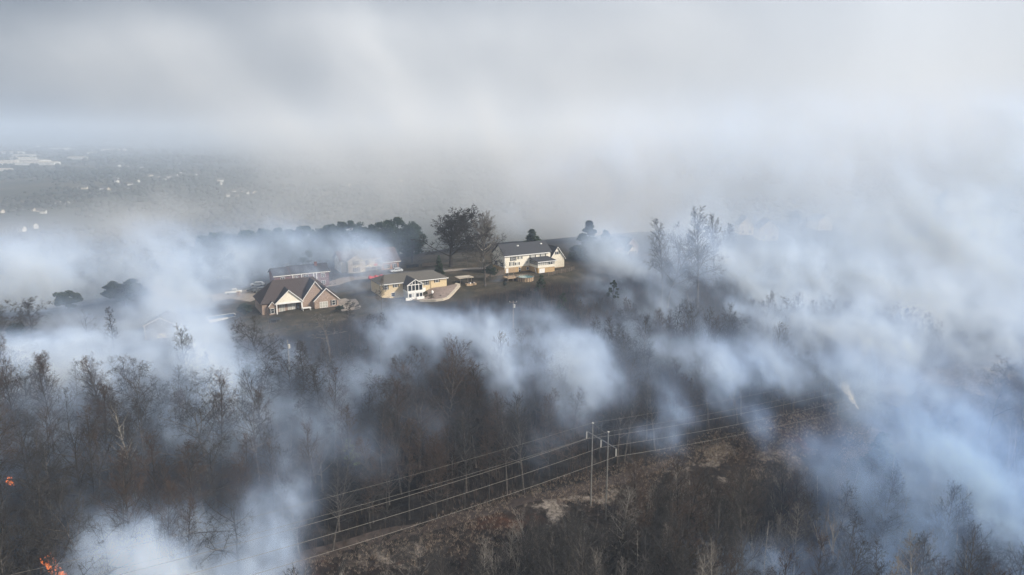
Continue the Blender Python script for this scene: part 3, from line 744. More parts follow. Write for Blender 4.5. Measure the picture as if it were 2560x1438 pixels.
# ---------------------------------------------------------------- vehicles and yard things
def car(px, py, yaw, paint, label, kind='suv', cat='car'):
    g = ground_at(px, py)
    o = empty('parked_car' if kind != 'pickup' else 'pickup_truck', g, yaw, label, cat)
    L, W = (4.7, 1.85) if kind != 'pickup' else (5.6, 1.95)
    hood = 1.05 if kind != 'sedan' else .9
    prof = {'suv': [(-2.35,.45),(-2.33,.95),(-1.35,1.08),(-.75,1.62),(1.45,1.66),(2.15,1.15),(2.35,.95),(2.33,.45)],
            'sedan': [(-2.35,.4),(-2.33,.82),(-1.2,.95),(-.55,1.40),(.95,1.42),(1.65,1.0),(2.3,.92),(2.33,.4)],
            'pickup': [(-2.8,.5),(-2.78,1.05),(-1.6,1.15),(-1.05,1.80),(.35,1.82),(.55,1.15),(2.75,1.15),(2.8,.5)]}[kind]
    b = MB(); n = len(prof)
    for y in (-W/2, W/2):
        for x, z in prof: b.v.append((x, y * (1 if z < 1.2 else .84), z))
    b.f = [tuple(range(n)), tuple(range(n, 2*n))[::-1]] + [(i, i + n, (i+1) % n + n, (i+1) % n) for i in range(n)]
    bo = b.build('body', paint, o)
    me = bo.data; bv = bmesh.new(); bv.from_mesh(me); bmesh.ops.bevel(bv, geom=list(bv.edges), offset=.06, segments=2, affect='EDGES'); bmesh.ops.recalc_face_normals(bv, faces=bv.faces); bv.to_mesh(me); bv.free()
    zt = prof[3][1]
    xs = {'suv': (-.8, 1.5), 'sedan': (-.5, 1.0), 'pickup': (-1.0, .3)}[kind]
    for s_ in (-1, 1):
        m = MB(); y = s_ * (W/2 * .93); y2 = s_ * (W/2 * .865)
        pts = [(xs[0]-.25, y, hood+.12), (xs[1]+.25, y, hood+.12), (xs[1], y2, zt-.12), (xs[0]+.08, y2, zt-.12)]
        m.poly(pts if s_ < 0 else pts[::-1], -.05); m.build('side_window', M_glass, o)
    m = MB(); x = prof[2][0]; m.poly([(prof[2][0]+.03, -.72, prof[2][1]+.06), (prof[3][0]-.05, -.66, zt-.06), (prof[3][0]-.05, .66, zt-.06), (prof[2][0]+.03, .72, prof[2][1]+.06)], -.04); m.build('windscreen', M_glass, o)
    for x in (-L/2*.62, L/2*.62):
        for s_ in (-1, 1):
            w = empty('wheel', (x, s_ * (W/2 - .06), .36)); w.parent = o
            MB().bar((0, -.12, 0), (0, .12, 0), .36, n=14).build('tyre', M_tyre, w); MB().bar((0, -.13, 0), (0, .13, 0), .2, n=10).build('rim', M_pole, w)
    for s_ in (-1, 1): MB().box(-L/2 - .0, -L/2 + .06, s_ * .6 - .18, s_ * .6 + .18, .68, .82).build('headlight', M_white, o)
    if kind == 'pickup': MB().box(.65, 2.7, -.8, .8, 1.151, 1.19).build('load_bed', M_tyre, o)
    return o
car(991, 681, YAW, M_cars, 'silver estate car on the drive of the white gabled house')
car(584, 735, math.radians(20) + math.pi, M_carw, 'white pickup truck parked at the hazy left driveway', 'pickup', 'truck')
car(644, 716, math.radians(10), M_carw, 'white car behind the left corner of the pink brick house', 'suv')
car(634, 728, math.radians(24), M_card, 'dark car on the gravel left of the pink brick house', 'sedan')
car(650, 730, math.radians(40), M_card, 'second dark car, tucked against the pink brick house roof edge', 'suv')
g = ground_at(940, 700)
rd = empty('covered_trailer', g, YAW, 'low trailer under a bright red sheet left of the ranch house', 'trailer')
MB().box(-2.6, 2.6, -1, 1, .4, .65).build('bed', M_shutter, rd)
rv = MB()
for i in range(9):
    x = -2.6 + i * .65; h_ = 1.4 + .35 * math.sin(i * 1.9)
    rv.v += [(x, -1.1, .5), (x, -.6, h_), (x, .6, h_ + .1), (x, 1.1, .5)]
for i in range(8):
    for k in range(3): rv.f.append((i*4+k, i*4+4+k, i*4+5+k, i*4+1+k))
rv.f += [(0,1,2,3), (35,34,33,32)]
rv.build('red_sheet', M_red, rd)
for s_ in (-1, 1): MB().bar((0, s_ * .95, .3), (0, s_ * 1.1, .3), .34, n=12).build('wheel', M_tyre, rd)
g = ground_at(555, 796)
sp = empty('swimming_pool', g, YAW + .1, 'rectangular blue covered pool with white edge in the left yard', 'pool')
for a in ((-4.2, 4.2, -2.3, -2.0), (-4.2, 4.2, 2.0, 2.3), (-4.2, -3.9, -1.99, 1.99), (3.9, 4.2, -1.99, 1.99)): MB().box(*a, -1.0, .55).build('coping', M_ceram, sp)
MB().box(-3.89, 3.89, -1.99, 1.99, -1, .45).build('cover', M_cover, sp)
g = ground_at(688, 804)
tr = empty('trampoline', g, 0, 'dark round trampoline on the lawn below the pink brick house', 'trampoline')
MB().bar((0, 0, .75), (0, 0, .82), 1.7, n=24).build('mat', M_dark, tr)
for i in range(6):
    a = i * math.pi / 3; MB().bar((1.7 * math.cos(a), 1.7 * math.sin(a), -.2), (1.7 * math.cos(a), 1.7 * math.sin(a), .8), .04).build('leg', M_pole, tr)
g = ground_at(597, 742)
pi_ = empty('gate_pillar', g, 0, 'square brick gate pillar at the edge of the left driveway', 'pillar')
MB().box(-.45, .45, -.45, .45, -.3, 1.7).build('shaft', M_brick, pi_); MB().box(-.55, .55, -.55, .55, 1.7, 1.85).build('cap', M_conc, pi_)
board_fence('dark picket fence along the lawn behind the ranch house', [G2(1016, 671), G2(1046, 668)], 1.3, M_shutter, 0, bw=.35)
board_fence('grey picket fence running towards the big round crowned tree', [G2(1056, 667), G2(1092, 664)], 1.3, M_wood, 0, bw=.35)
board_fence('dark board edging along the foot of the lawn above the wood', [G2(675, 836), G2(720, 826), G2(775, 818), G2(830, 812)], 1.1, M_shutter, 2)

# ---------------------------------------------------------------- poles and power lines
def add_wire(label, pts, r, name='power_cable', group=None):
    mb = MB()
    P_ = [Vector(p) for p in pts]; o_ = P_[0].copy()
    for i, p in enumerate(P_):
        d = (P_[min(i+1, len(P_)-1)] - P_[max(i-1, 0)]).normalized(); s_ = d.cross(Vector((0,0,1))).normalized(); u_ = s_.cross(d)
        for k in range(4):
            a = math.pi / 4 + k * math.pi / 2; mb.v.append(tuple(p - o_ + (s_ * math.cos(a) + u_ * math.sin(a)) * r))
    for i in range(len(P_) - 1):
        for k in range(4): mb.f.append((i*4+k, i*4+(k+1) % 4, i*4+4+(k+1) % 4, i*4+4+k))
    o = mb.build(name, M_wire if 'service' not in name else M_bark, None, o_)
    return tag(o, label, 'cable', group)
def catenary(a, b, sag, n=60):
    a = Vector(a); b = Vector(b)
    return [a.lerp(b, i / n) - Vector((0, 0, 4 * sag * (i / n) * (1 - i / n))) for i in range(n + 1)]
N3 = Vector((-U[1], U[0], 0)); U3 = Vector((U[0], U[1], 0))
pA = Vector((17.3, 140.0, 0)); pB = pA - N3 * 5.3
zA, zB = gz(pA.x, pA.y), gz(pB.x, pB.y)
ztop = at(1482, 1058, 140).z; zarm = at(1500, 1100, 137.6).z
mid = (pA + pB) / 2
py_ = empty('pylon', (mid.x, mid.y, min(zA, zB)), 0, 'H-frame power line pylon with two steel poles and a crossarm', 'pylon')
O_ = Vector(py_.location)
for p_, z0 in ((pA, zA), (pB, zB)):
    b0 = Vector((p_.x, p_.y, z0 - 1)) - O_; t0 = Vector((p_.x, p_.y, ztop)) - O_
    MB().bar(b0, t0, .18, .11, 12).build('pole', M_pole, py_)
    MB().bar(t0, t0 + Vector((0, 0, .10)), .24, .18, 12).build('cap', M_ceram, py_)
armL = mid + N3 * 5.0; armR = mid - N3 * 5.0
MB().bar(Vector((armL.x, armL.y, zarm)) - O_ + U3 * .25, Vector((armR.x, armR.y, zarm)) - O_ + U3 * .25, .13, n=4).build('crossarm', M_pole, py_)
MB().bar(Vector((pA.x, pA.y, ztop - .3)) - O_, Vector((pB.x, pB.y, ztop - .6)) - O_, .06).build('tie_bar', M_bark, py_)
ins = []
for p_ in (armL, mid, armR):
    a = Vector((p_.x, p_.y, zarm - .1)) + U3 * .25
    d_ = MB()
    for k in range(9): zc = a.z - .15 - k * .17; d_.bar(Vector((a.x, a.y, zc)) - O_, Vector((a.x, a.y, zc - .12)) - O_, .15, .10, 8)
    d_.bar(a - O_, a - O_ - Vector((0, 0, 1.75)), .07, n=6)
    d_.build('insulator', M_ceram, py_); ins.append(a - Vector((0, 0, 1.75)))
LEFT = -U3 * 165; RIGHT = U3 * 190
names = ['power cable from the left insulator of the pylon, farthest uphill', 'power cable from the middle insulator of the pylon', 'power cable from the right insulator, nearest the camera']
for a, nm in zip(ins, names):
    L_ = a + LEFT; L_.z = a.z + 4.2; R2 = a + RIGHT; R2.z = a.z - 5.0
    add_wire(nm, catenary(L_, a, 3.6)[:-1] + catenary(a, R2, 4.5), .026, 'power_cable', 'cables of the power line')
for p_, nm in ((pA, 'thin ground wire from the top of the left pylon pole'), (pB, 'thin ground wire from the top of the right pylon pole')):
    a = Vector((p_.x, p_.y, ztop + .1)); L_ = a + LEFT; L_.z = a.z + 4.2; R2 = a + RIGHT; R2.z = a.z - 5
    add_wire(nm, catenary(L_, a, 2.8)[:-1] + catenary(a, R2, 3.2), .015, 'power_cable', 'cables of the power line')
def utility_pole(px, py, toppy, label, arm=False, drum=True, m=None):
    g = ground_at(px, py); top = at(px, toppy, g.y); h = top.z - g.z
    o = empty('utility_pole', g, 0, label, 'utility pole')
    MB().bar((0, 0, -1), (0, 0, h), .17, .12, 8).build('pole', m or M_wood, o)
    if arm:
        MB().bar((-1.1, .1, h - .5), (1.1, -.1, h - .4), .07, n=4).build('crossarm', M_wood, o)
        for x in (-1, 0, 1): MB().bar((x, 0, h - .4), (x, 0, h - .1), .07, n=6).build('insulator', M_ceram, o)
    if drum:
        MB().bar((.35, -.1, h - 2.1), (.35, -.1, h - 1.1), .27, n=12).build('transformer', M_ceram, o)
    return o, g, h
u1 = utility_pole(725, 945, 850, 'utility pole with a white transformer in the wood below the pink house', drum=True, m=M_pole)
u2 = utility_pole(1283, 822, 752, 'utility pole with crossarm and transformer in smoke below the pool house', arm=True, drum=True)
utility_pole(674, 850, 775, 'thin dark pole at the left end of the lawn, before the pink brick house', drum=False, m=M_bark)
utility_pole(604, 712, 690, 'slender lamp pole leaning behind the left driveway', drum=False)
a1 = Vector(u1[1]) + Vector((0, 0, u1[2] - .5)); a2 = Vector(u2[1]) + Vector((0, 0, u2[2] - .3))
add_wire('thin service wire between the two wooden utility poles', catenary(a1, a2, 3.0), .018, 'service_wire')

# ---------------------------------------------------------------- bare trees: tapered tubes from recursive branching
class TubeSet:
    def __init__(s): s.V = []; s.F = []
    def tube(s, pts, rad, sides):
        k0 = len(s.V); n = len(pts)
        for i in range(n):
            d = pts[min(i+1, n-1)] - pts[max(i-1, 0)]
            if d.length < 1e-6: d = Vector((0,0,1))
            d.normalize()
            a = d.cross(Vector((.31,.95,.1))); 
            if a.length < .1: a = d.cross(Vector((1,0,0)))
            a.normalize(); b = d.cross(a)
            for k in range(sides):
                t = 2 * math.pi * k / sides
                s.V.append(pts[i] + (a * math.cos(t) + b * math.sin(t)) * rad[i])
        for i in range(n - 1):
            for k in range(sides):
                k2 = (k + 1) % sides
                s.F.append((k0+i*sides+k, k0+i*sides+k2, k0+(i+1)*sides+k2, k0+(i+1)*sides+k))
    def mesh(s, name, m):
        return np_mesh(name, [tuple(v) for v in s.V], s.F, m, smooth=True)
def grow(seed, H, style, bark, twig, tmin=.02):
    """returns (trunk mesh, crown mesh) of a leafless tree H metres tall"""
    R = random.Random(seed); trunk = TubeSet(); crown = TubeSet()
    P = dict(  # first branch height, number per level, lengths, angle, up-pull, trunk radius factor, wiggle, end of trunk
        slim=dict(f=.36, n=(24, 7, 6), l=(.25, .58, .62), a=(34, 66), up=.28, r=.0095, w=.06, top=1.0),
        tall=dict(f=.34, n=(24, 8, 6), l=(.31, .56, .62), a=(26, 58), up=.32, r=.0105, w=.06, top=1.0),
        bushy=dict(f=.20, n=(32, 9, 7), l=(.36, .54, .62), a=(30, 66), up=.30, r=.011, w=.06, top=1.0),
        oak=dict(f=.32, n=(13, 8, 7, 4), l=(.52, .54, .55, .6), a=(38, 80), up=.14, r=.0165, w=.10, top=.85),
        round=dict(f=.27, n=(26, 10, 8, 5), l=(.52, .50, .50, .55), a=(16, 70), up=.24, r=.022, w=.06, top=.74),
        gnarl=dict(f=.45, n=(8, 5, 3), l=(.46, .45, .4), a=(35, 80), up=.10, r=.013, w=.20, top=.9),
        pale=dict(f=.14, n=(11, 7, 6), l=(.55, .46, .5), a=(12, 38), up=.30, r=.012, w=.10, top=.75),
        snag=dict(f=.55, n=(8, 3), l=(.12, .5), a=(50, 95), up=.05, r=.009, w=.05, top=1.0),
        sapling=dict(f=.25, n=(16, 5), l=(.30, .5), a=(22, 55), up=.3, r=.008, w=.06, top=1.0))[style]
    lv_max = len(P['n'])
    def branch(p, d, L, r, lv):
        nseg = (9, 5, 4, 3, 2)[lv]; pts = [p.copy()]; rad = [r]; q = p.copy(); dd = d.copy()
        w = P['w'] * (1 + lv * .8)
        for i in range(nseg):
            dd = dd + Vector((R.uniform(-w, w), R.uniform(-w, w), R.uniform(-w, w) * .6))
            if lv: dd.z += P['up'] / nseg
            dd.normalize(); q = q + dd * (L / nseg); pts.append(q.copy())
            rad.append(r * (1 - (.80 if lv else .82) * (i + 1) / nseg))
        if lv == 0: rad[0] *= 1.35
        ts = trunk if lv <= 1 else crown
        ts.tube(pts, [max(x, tmin if lv else .02) for x in rad], (7, 5, 3, 3, 3)[lv])
        if lv < lv_max:
            n = P['n'][lv]
            for k in range(n):
                u = P['f'] + (1 - P['f']) * ((k + R.random() * .9) / n) ** (1.0 if lv == 0 else .8) if lv == 0 else .22 + .78 * (k + R.random()) / n
                u = min(u, .985); x = u * nseg; i = int(x); b = pts[i].lerp(pts[i+1], x - i); rr = rad[i] + (rad[i+1] - rad[i]) * (x - i)
                t = (pts[i+1] - pts[i]).normalized()
                ang = math.radians(R.uniform(*P['a'])) * (1.0 if lv == 0 else 1.05)
                if lv == 0: ang *= (1.15 - .55 * (u - P['f']) / (1 - P['f']))
                az = k * 2.399 + R.uniform(-.5, .5) + lv
                s1 = t.cross(Vector((math.cos(az), math.sin(az), .01)))
                if s1.length < .05: s1 = t.cross(Vector((.3, .9, .1)))
                s1.normalize(); s2 = t.cross(s1)
                s1 = (s1 * math.cos(az) + s2 * math.sin(az)) if lv else s1
                nd = t * math.cos(ang) + s1 * math.sin(ang)
                shape = (1 - .62 * ((u - P['f']) / (1 - P['f']))) if lv == 0 else (1 - .45 * u)
                if lv == 0 and style in ('round', 'oak'): shape = (1 - .35 * (u - P['f']) / (1 - P['f']))
                l = (H if lv == 0 else L) * P['l'][lv] * shape * R.uniform(.7, 1.15)
                branch(b, nd.normalized(), l, min(rr * .75, .015 * l + .018) * (1.25 if lv == 0 and style in ('oak', 'round', 'gnarl', 'pale') else 1), lv + 1)
    base = Vector((0, 0, -.6)); d0 = Vector((R.uniform(-.05, .05), R.uniform(-.05, .05), 1)).normalized()
    branch(base, d0, H * P['top'] + .6, P['r'] * H, 0)
    if style in ('round', 'pale'):
        pass
    return trunk.mesh('trunk', bark), crown.mesh('crown', twig)
def plant(name, meshes, loc, rz, s, label, cat='tree', group=None, lean=(0, 0), sz=None):
    o = empty(name, loc, rz, label, cat, group); o.rotation_euler = (lean[0], lean[1], rz); o.scale = (s, s, sz or s)
    link('trunk', meshes[0], o); link('crown', meshes[1], o)
    return o

# evergreens: needle or leaf clumps on limbs
def evergreen(seed, H, style, foliage, bark=M_barkd, n=2600, leaf=.34):
    R = np.random.RandomState(seed); tr = TubeSet()
    C = []
    if style == 'pine':       # tall trunk, rounded top of separate clumps
        for i in range(46):
            a = R.uniform(0, 6.28); u = R.uniform(0, 1); z = H * (.26 + .72 * u); rr = H * .25 * math.sin(math.pi * (.18 + .80 * u)) * math.sqrt(R.uniform(.15, 1))
            C.append((rr * math.cos(a), rr * math.sin(a), z, H * R.uniform(.05, .085)))
    elif style == 'spruce':
        for i in range(70):
            u = R.uniform(0, 1) ** 1.3; z = H * (.08 + .90 * u); rr = H * .26 * (1 - u) * R.uniform(.5, 1); a = R.uniform(0, 6.28)
            C.append((rr * math.cos(a), rr * math.sin(a), z, H * (.035 + .045 * (1 - u))))
    elif style == 'round':
        for i in range(60):
            v = R.normal(0, 1, 3); v /= np.linalg.norm(v); k = R.uniform(.45, 1); v[2] = v[2] * .85
            C.append((v[0] * H * .42 * k, v[1] * H * .42 * k, H * .56 + v[2] * H * .42 * k, H * R.uniform(.07, .12)))
    else:                     # sparse: open crown of a small pine
        for i in range(22):
            a = R.uniform(0, 6.28); u = R.uniform(0, 1); z = H * (.38 + .6 * u); rr = H * .24 * (1.15 - u) * math.sqrt(R.uniform(.3, 1))
            C.append((rr * math.cos(a), rr * math.sin(a), z, H * R.uniform(.035, .06)))
    tr.tube([Vector((0,0,-.5)), Vector((H*.01,0,H*.5)), Vector((0,H*.01,H*(.9 if style == 'round' else .97)))], [H*.016, H*.010, H*.003], 6)
    for c in C:
        zb = max(.05 * H, c[2] - .10 * H); tr.tube([Vector((0, 0, zb)), Vector((c[0]*.6, c[1]*.6, (zb+c[2])/2)), Vector(c[:3])], [H*.004, H*.003, .015], 3)
    C = np.array(C); w = C[:, 3] ** 2; pick = R.choice(len(C), n, p=w / w.sum())
    g = R.normal(0, 1, (n, 3)); g /= np.linalg.norm(g, axis=1)[:, None]; g *= (R.uniform(.2, 1, (n, 1)) ** .5)
    g[:, 2] *= .75
    ctr = C[pick, :3] + g * C[pick, 3:4]
    a = R.normal(0, 1, (n, 3)); a /= np.linalg.norm(a, axis=1)[:, None]; b = np.cross(a, R.normal(0, 1, (n, 3))); b /= np.linalg.norm(b, axis=1)[:, None]
    sz = leaf * R.uniform(.6, 1.3, (n, 1))
    V = np.concatenate([ctr + a * sz, ctr + b * sz * .45, ctr - a * sz * .8, ctr - b * sz * .45 + a * sz * .1], 1).reshape(-1, 3)
    Fq = np.arange(4 * n).reshape(n, 4)
    return tr.mesh('trunk', bark), np_mesh('crown', V, Fq, foliage)

# individual trees that the photograph lets you tell apart
def hero(px, py, toppy, style, seed, label, bark=M_bark, twig=M_twig, name='bare_tree', lean=(0, 0), rz=None, y=None, widen=1.0, group=None, thick=1.0):
    if y is None: g = ground_at(px, py)
    else:
        a = at(px, py, y); g = Vector((a.x, y, gz(a.x, y)))
    top = at(px, toppy, g.y); H = top.z - g.z
    ms = grow(seed, max(H, 3), style, bark, twig, float(np.interp(g.y, [110, 160, 220, 300], [.013, .018, .026, .030])) * thick)
    # the mesh is scaled to the exact height the picture shows
    ex = max(v.co.z for v in ms[1].vertices); s = H / ex
    return plant(name, ms, g, seed * 1.3 if rz is None else rz, s * widen, label, lean=lean, sz=s, group=group)
hero(1127, 668, 511, 'round', 11, 'huge round-crowned bare tree standing on the ridge left of the cream house', M_barkd, M_twig, widen=1.75, thick=1.45)
hero(1213, 716, 556, 'oak', 12, 'bare tree with clumps in its crown just left of the cream house gable', M_bark, M_twig, widen=1.1)
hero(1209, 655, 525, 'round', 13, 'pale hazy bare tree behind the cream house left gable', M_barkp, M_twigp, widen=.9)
hero(1168, 668, 585, 'slim', 14, 'small bare tree between the huge round tree and the cream house', M_bark, M_twig)
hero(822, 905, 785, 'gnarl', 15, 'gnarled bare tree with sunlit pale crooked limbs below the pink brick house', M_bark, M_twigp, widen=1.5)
hero(878, 890, 752, 'slim', 16, 'slender dark bare tree right of the gnarled pale tree', M_barkd, M_twig)
hero(953, 905, 775, 'oak', 17, 'twiggy bare tree with a forked trunk under the ranch house sun room', M_bark, M_twig, widen=.9)
hero(955, 790, 690, 'slim', 18, 'thin bare tree in front of the ranch house left wall', M_bark, M_twigp)
hero(651, 960, 775, 'oak', 19, 'dark bare tree with low horizontal limbs left of the wooden utility pole', M_barkd, M_twig)
hero(250, 1265, 1000, 'oak', 20, 'great spreading oak with wide forked limbs above the lower left smoke', M_bark, M_twig, widen=1.05)
hero(510, 1290, 1082, 'oak', 21, 'bare oak with straight trunk between the two low smoke plumes', M_bark, M_twig)
hero(545, 1150, 975, 'oak', 22, 'dark wind-bent bare tree against bright smoke above the twin plumes', M_barkd, M_twig)
hero(340, 1250, 985, 'tall', 23, 'tall thin bare tree immediately right of the great spreading oak', M_barkp, M_twig)
hero(955, 1215, 985, 'tall', 24, 'tall sunlit bare trunk with peeling bark in the middle of the wood', M_bark, M_twig)
hero(1120, 1150, 846, 'bushy', 25, 'tallest rusty-brown twiggy crown in the centre of the wood', M_bark, M_twigr)
hero(1210, 1140, 890, 'bushy', 26, 'rusty twiggy crown right beside the tallest brown one', M_barkd, M_twigr)
hero(1055, 1120, 905, 'bushy', 27, 'reddish twiggy crown on the left shoulder of the tallest brown one', M_barkd, M_twigr)
hero(1590, 975, 820, 'oak', 28, 'black leaning bare tree right of the smoky hollow', M_barkd, M_twig, lean=(0, .09))
hero(1672, 960, 820, 'oak', 29, 'bare tree with arching limbs right of the leaning black one', M_barkd, M_twig, lean=(0, .10))
hero(1760, 1000, 770, 'tall', 30, 'tall bare tree with straight trunk in blue smoke, right of the arching one', M_barkd, M_twig)
hero(1720, 1010, 865, 'gnarl', 31, 'crooked dead tree leaning right above the cables', M_barkd, M_twig, lean=(0, .25))
hero(1652, 757, 543, 'tall', 32, 'tall vase-shaped tree, leftmost of the smoky group right of the spruce', M_bark, M_twig, widen=1.1)
hero(1668, 768, 545, 'oak', 33, 'second tree of the tall smoky group, its trunk leaning out', M_bark, M_twig, lean=(0, .07))
hero(1742, 770, 515, 'tall', 34, 'tallest and palest tree of the smoky group right of the spruce', M_bark, M_twig, widen=1.2)
hero(1722, 768, 640, 'oak', 35, 'lower broad tree with spreading limbs in the tall smoky group', M_bark, M_twig, widen=1.1)
hero(1785, 700, 530, 'tall', 36, 'rightmost faint tree of the tall smoky group', M_bark, M_twig)
hero(1822, 660, 555, 'slim', 37, 'barely visible thin tree right of the tall smoky group', M_bark, M_twig)
hero(1985, 600, 520, 'oak', 38, 'round smoky tree on the far right ridge before the last roof', M_bark, M_twig)
hero(2330, 640, 470, 'bushy', 39, 'big faint crown high in the smoke at the far right', M_bark, M_twig, y=330)
hero(2470, 640, 462, 'oak', 40, 'broad faint crown at the top right edge of the smoke', M_bark, M_twig, y=325)
hero(2455, 1190, 885, 'oak', 41, 'wide-topped bare tree rising into the smoke at the right edge', M_bark, M_twig, y=182)
hero(2540, 1190, 900, 'oak', 42, 'bare tree cut off by the right edge of the picture', M_bark, M_twig, y=180)
hero(2260, 1230, 980, 'tall', 43, 'thin crowned bare tree in blue smoke right of the small white jet', M_bark, M_twig, y=170)
hero(1560, 1430, 1150, 'tall', 44, 'brown fan-shaped bare tree directly right of the pylon', M_bark, M_twigr, widen=1.2, y=118)
hero(1690, 1425, 1150, 'tall', 45, 'bare tree with dark forking trunk, second right of the pylon', M_barkd, M_twigr, widen=1.2, y=120)
hero(1850, 1420, 1120, 'bushy', 46, 'dense brown thicket-like tree where the tan grass meets blue smoke', M_barkd, M_twigr, y=126)
hero(1960, 1400, 1140, 'tall', 47, 'bare tree with open crown at the edge of the blue smoke', M_barkd, M_twig, y=128)
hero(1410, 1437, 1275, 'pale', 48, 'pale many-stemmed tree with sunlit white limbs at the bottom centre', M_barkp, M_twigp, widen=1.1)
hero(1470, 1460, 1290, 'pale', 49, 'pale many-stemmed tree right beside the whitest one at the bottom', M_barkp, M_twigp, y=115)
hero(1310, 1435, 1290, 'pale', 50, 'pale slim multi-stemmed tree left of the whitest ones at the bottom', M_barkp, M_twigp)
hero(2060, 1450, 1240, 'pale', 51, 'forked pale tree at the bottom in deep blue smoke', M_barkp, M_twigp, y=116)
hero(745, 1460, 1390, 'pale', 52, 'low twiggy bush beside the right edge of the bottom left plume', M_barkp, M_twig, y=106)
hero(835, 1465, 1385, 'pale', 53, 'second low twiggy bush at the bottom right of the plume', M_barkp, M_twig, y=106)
hero(82, 860, 742, 'oak', 54, 'spreading bare tree in smoke at the left edge above the wood', M_barkd, M_twig, widen=1.1)
hero(8, 880, 755, 'oak', 55, 'bare tree cut by the left edge beside the spreading smoky one', M_barkd, M_twig)
hero(215, 880, 785, 'gnarl', 56, 'leaning dead tree in smoke left of the dark evergreen', M_barkd, M_twig, lean=(0, -.35))
hero(130, 1320, 1110, 'slim', 57, 'thin tan-barked tree near the flames at the left', M_barkp, M_twig)
hero(310, 1200, 1085, 'snag', 58, 'short pale snag beside the great spreading oak', M_barkp, M_twigp)
hero(285, 900, 770, 'slim', 59, 'thin bare tree below the dark round evergreen', M_barkd, M_twig)
hero(478, 1010, 800, 'tall', 60, 'faint bare tree inside the bright rising smoke column', M_barkd, M_twig)

def hero_ever(px, py, toppy, style, seed, foliage, label, y=None, widen=1.0, n=2600, leaf=.34, bark=M_barkd, name='evergreen_tree', group=None):
    if y is None: g = ground_at(px, py)
    else:
        a = at(px, py, y); g = Vector((a.x, y, gz(a.x, y)))
    H = at(px, toppy, g.y).z - g.z
    ms = evergreen(seed, H, style, foliage, bark, n, leaf)
    return plant(name, ms, g, seed, widen, label, sz=1.0, group=group)
hero_ever(315, 765, 695, 'round', 1, M_ever, 'dark round evergreen standing alone in smoke on the left', widen=1.55, n=9000, leaf=.30)
hero_ever(172, 782, 722, 'round', 2, M_ever, 'paler round evergreen in thick smoke left of the dark one', widen=1.2, n=6000, leaf=.3)
hero_ever(45, 850, 805, 'round', 3, M_ever, 'small dark evergreen in the smoke near the left edge', widen=1.1, n=3000)
hero_ever(1330, 640, 572, 'spruce', 4, M_pine, 'hazy dark conifer rising behind the cream house roof', y=283, n=8000, widen=2.0)
hero_ever(1470, 668, 552, 'spruce', 5, M_pine, 'tall smoky spruce right of the cream house', y=278, n=11000, widen=1.9, leaf=.4)
hero_ever(1512, 668, 575, 'spruce', 6, M_pine, 'second smoky spruce leaning against the right side of the tall one', y=282, n=8000, widen=1.9, leaf=.4)
hero_ever(1098, 690, 636, 'spruce', 7, M_pine, 'dark bushy conifer at the foot of the huge round bare tree', n=3500, leaf=.26)
hero_ever(1352, 750, 688, 'sparse', 8, M_pine, 'scrubby pine beside the round pool', n=1400, leaf=.26)
hero_ever(1405, 800, 732, 'sparse', 9, M_pine, 'dark scrubby pine downhill from the round pool', n=1800, leaf=.28)
hero_ever(1532, 770, 698, 'sparse', 10, M_pine, 'small open pine alone in the smoke right of the pool house', n=1400, leaf=.28)
hero_ever(878, 1190, 1098, 'sparse', 11, M_lime, 'bright yellow-green young pine among the bare trunks', n=1500, leaf=.30, widen=1.1)
hero_ever(622, 985, 905, 'round', 12, M_pine, 'dark green holly among the bare trees left of the utility pole', n=3000, leaf=.24)
hero_ever(1226, 700, 656, 'round', 13, M_shrub, 'dark round bush against the cream house shaded gable', n=2600, leaf=.2, widen=1.1)
hero_ever(1262, 716, 704, 'round', 14, M_shrub, 'small shrub at the corner of the lawn below the pool deck', n=500, leaf=.16)
hero_ever(850, 780, 762, 'round', 15, M_shrub, 'dark shrub at the right corner of the pink brick house', n=900, leaf=.18, widen=1.4)
hero_ever(612, 790, 756, 'round', 16, M_shrub, 'large dark bush left of the pink brick house', n=2000, leaf=.22, widen=1.4)
hero_ever(2180, 1330, 1080, 'spruce', 17, M_pine, 'big dark cedar veiled by blue smoke at the right', y=140, n=12000, leaf=.30, widen=1.5)

# the pine wood behind the houses
pines = [evergreen(100 + i, 17.0, 'pine', M_pine, M_barkd, 3000, .42) for i in range(5)]
pr_ = random.Random(7); np_ = 0; rowc = {}
SKY = ([480, 520, 560, 620, 680, 740, 800, 830, 880, 940, 975, 1020, 1060], [602, 594, 586, 581, 573, 571, 574, 556, 558, 556, 553, 548, 562])
for row_, (yy_, drop, n_, x0_, x1_) in enumerate(((308, 0, 24, 500, 1056), (294, 14, 20, 488, 1050), (280, 34, 18, 470, 1040), (268, 54, 11, 450, 860))):
    for i in range(n_):
        px = x0_ + (x1_ - x0_) * (i + .5) / n_ + pr_.uniform(-9, 9); tp = np.interp(px, *SKY) + drop + pr_.uniform(-3, 9)
        y = yy_ + pr_.uniform(-5, 5); a = at(px, tp, y); z = gz(a.x, y); s = (a.z - z) / 16.6
        if s < .25: continue
        sx__, t__ = st(a.x, y)
        if any(math.hypot(a.x - q[0], y - q[1]) < 17 for q in [loc2w(HE, 9, 5), loc2w(HD, 9, 4)]): continue
        rowc[row_] = rowc.get(row_, -1) + 1
        lab = ('dark rounded pine, %s from the left along the skyline of the wood', 'rounded pine, %s from the left in the second row of the wood', 'hazy pine, %s from the left in the third row of the wood', 'hazy pine, %s from the left in the lowest row behind the houses')[row_] % ORD[rowc[row_]]
        plant('pine_tree', pines[np_ % 5], (a.x, y, z), pr_.uniform(0, 6), max(s, .3) * pr_.uniform(1.1, 1.6), lab, group=('skyline pines', 'second row of pines', 'third row of pines', 'front row of pines')[row_] + ' behind the houses', sz=max(s, .3)); np_ += 1

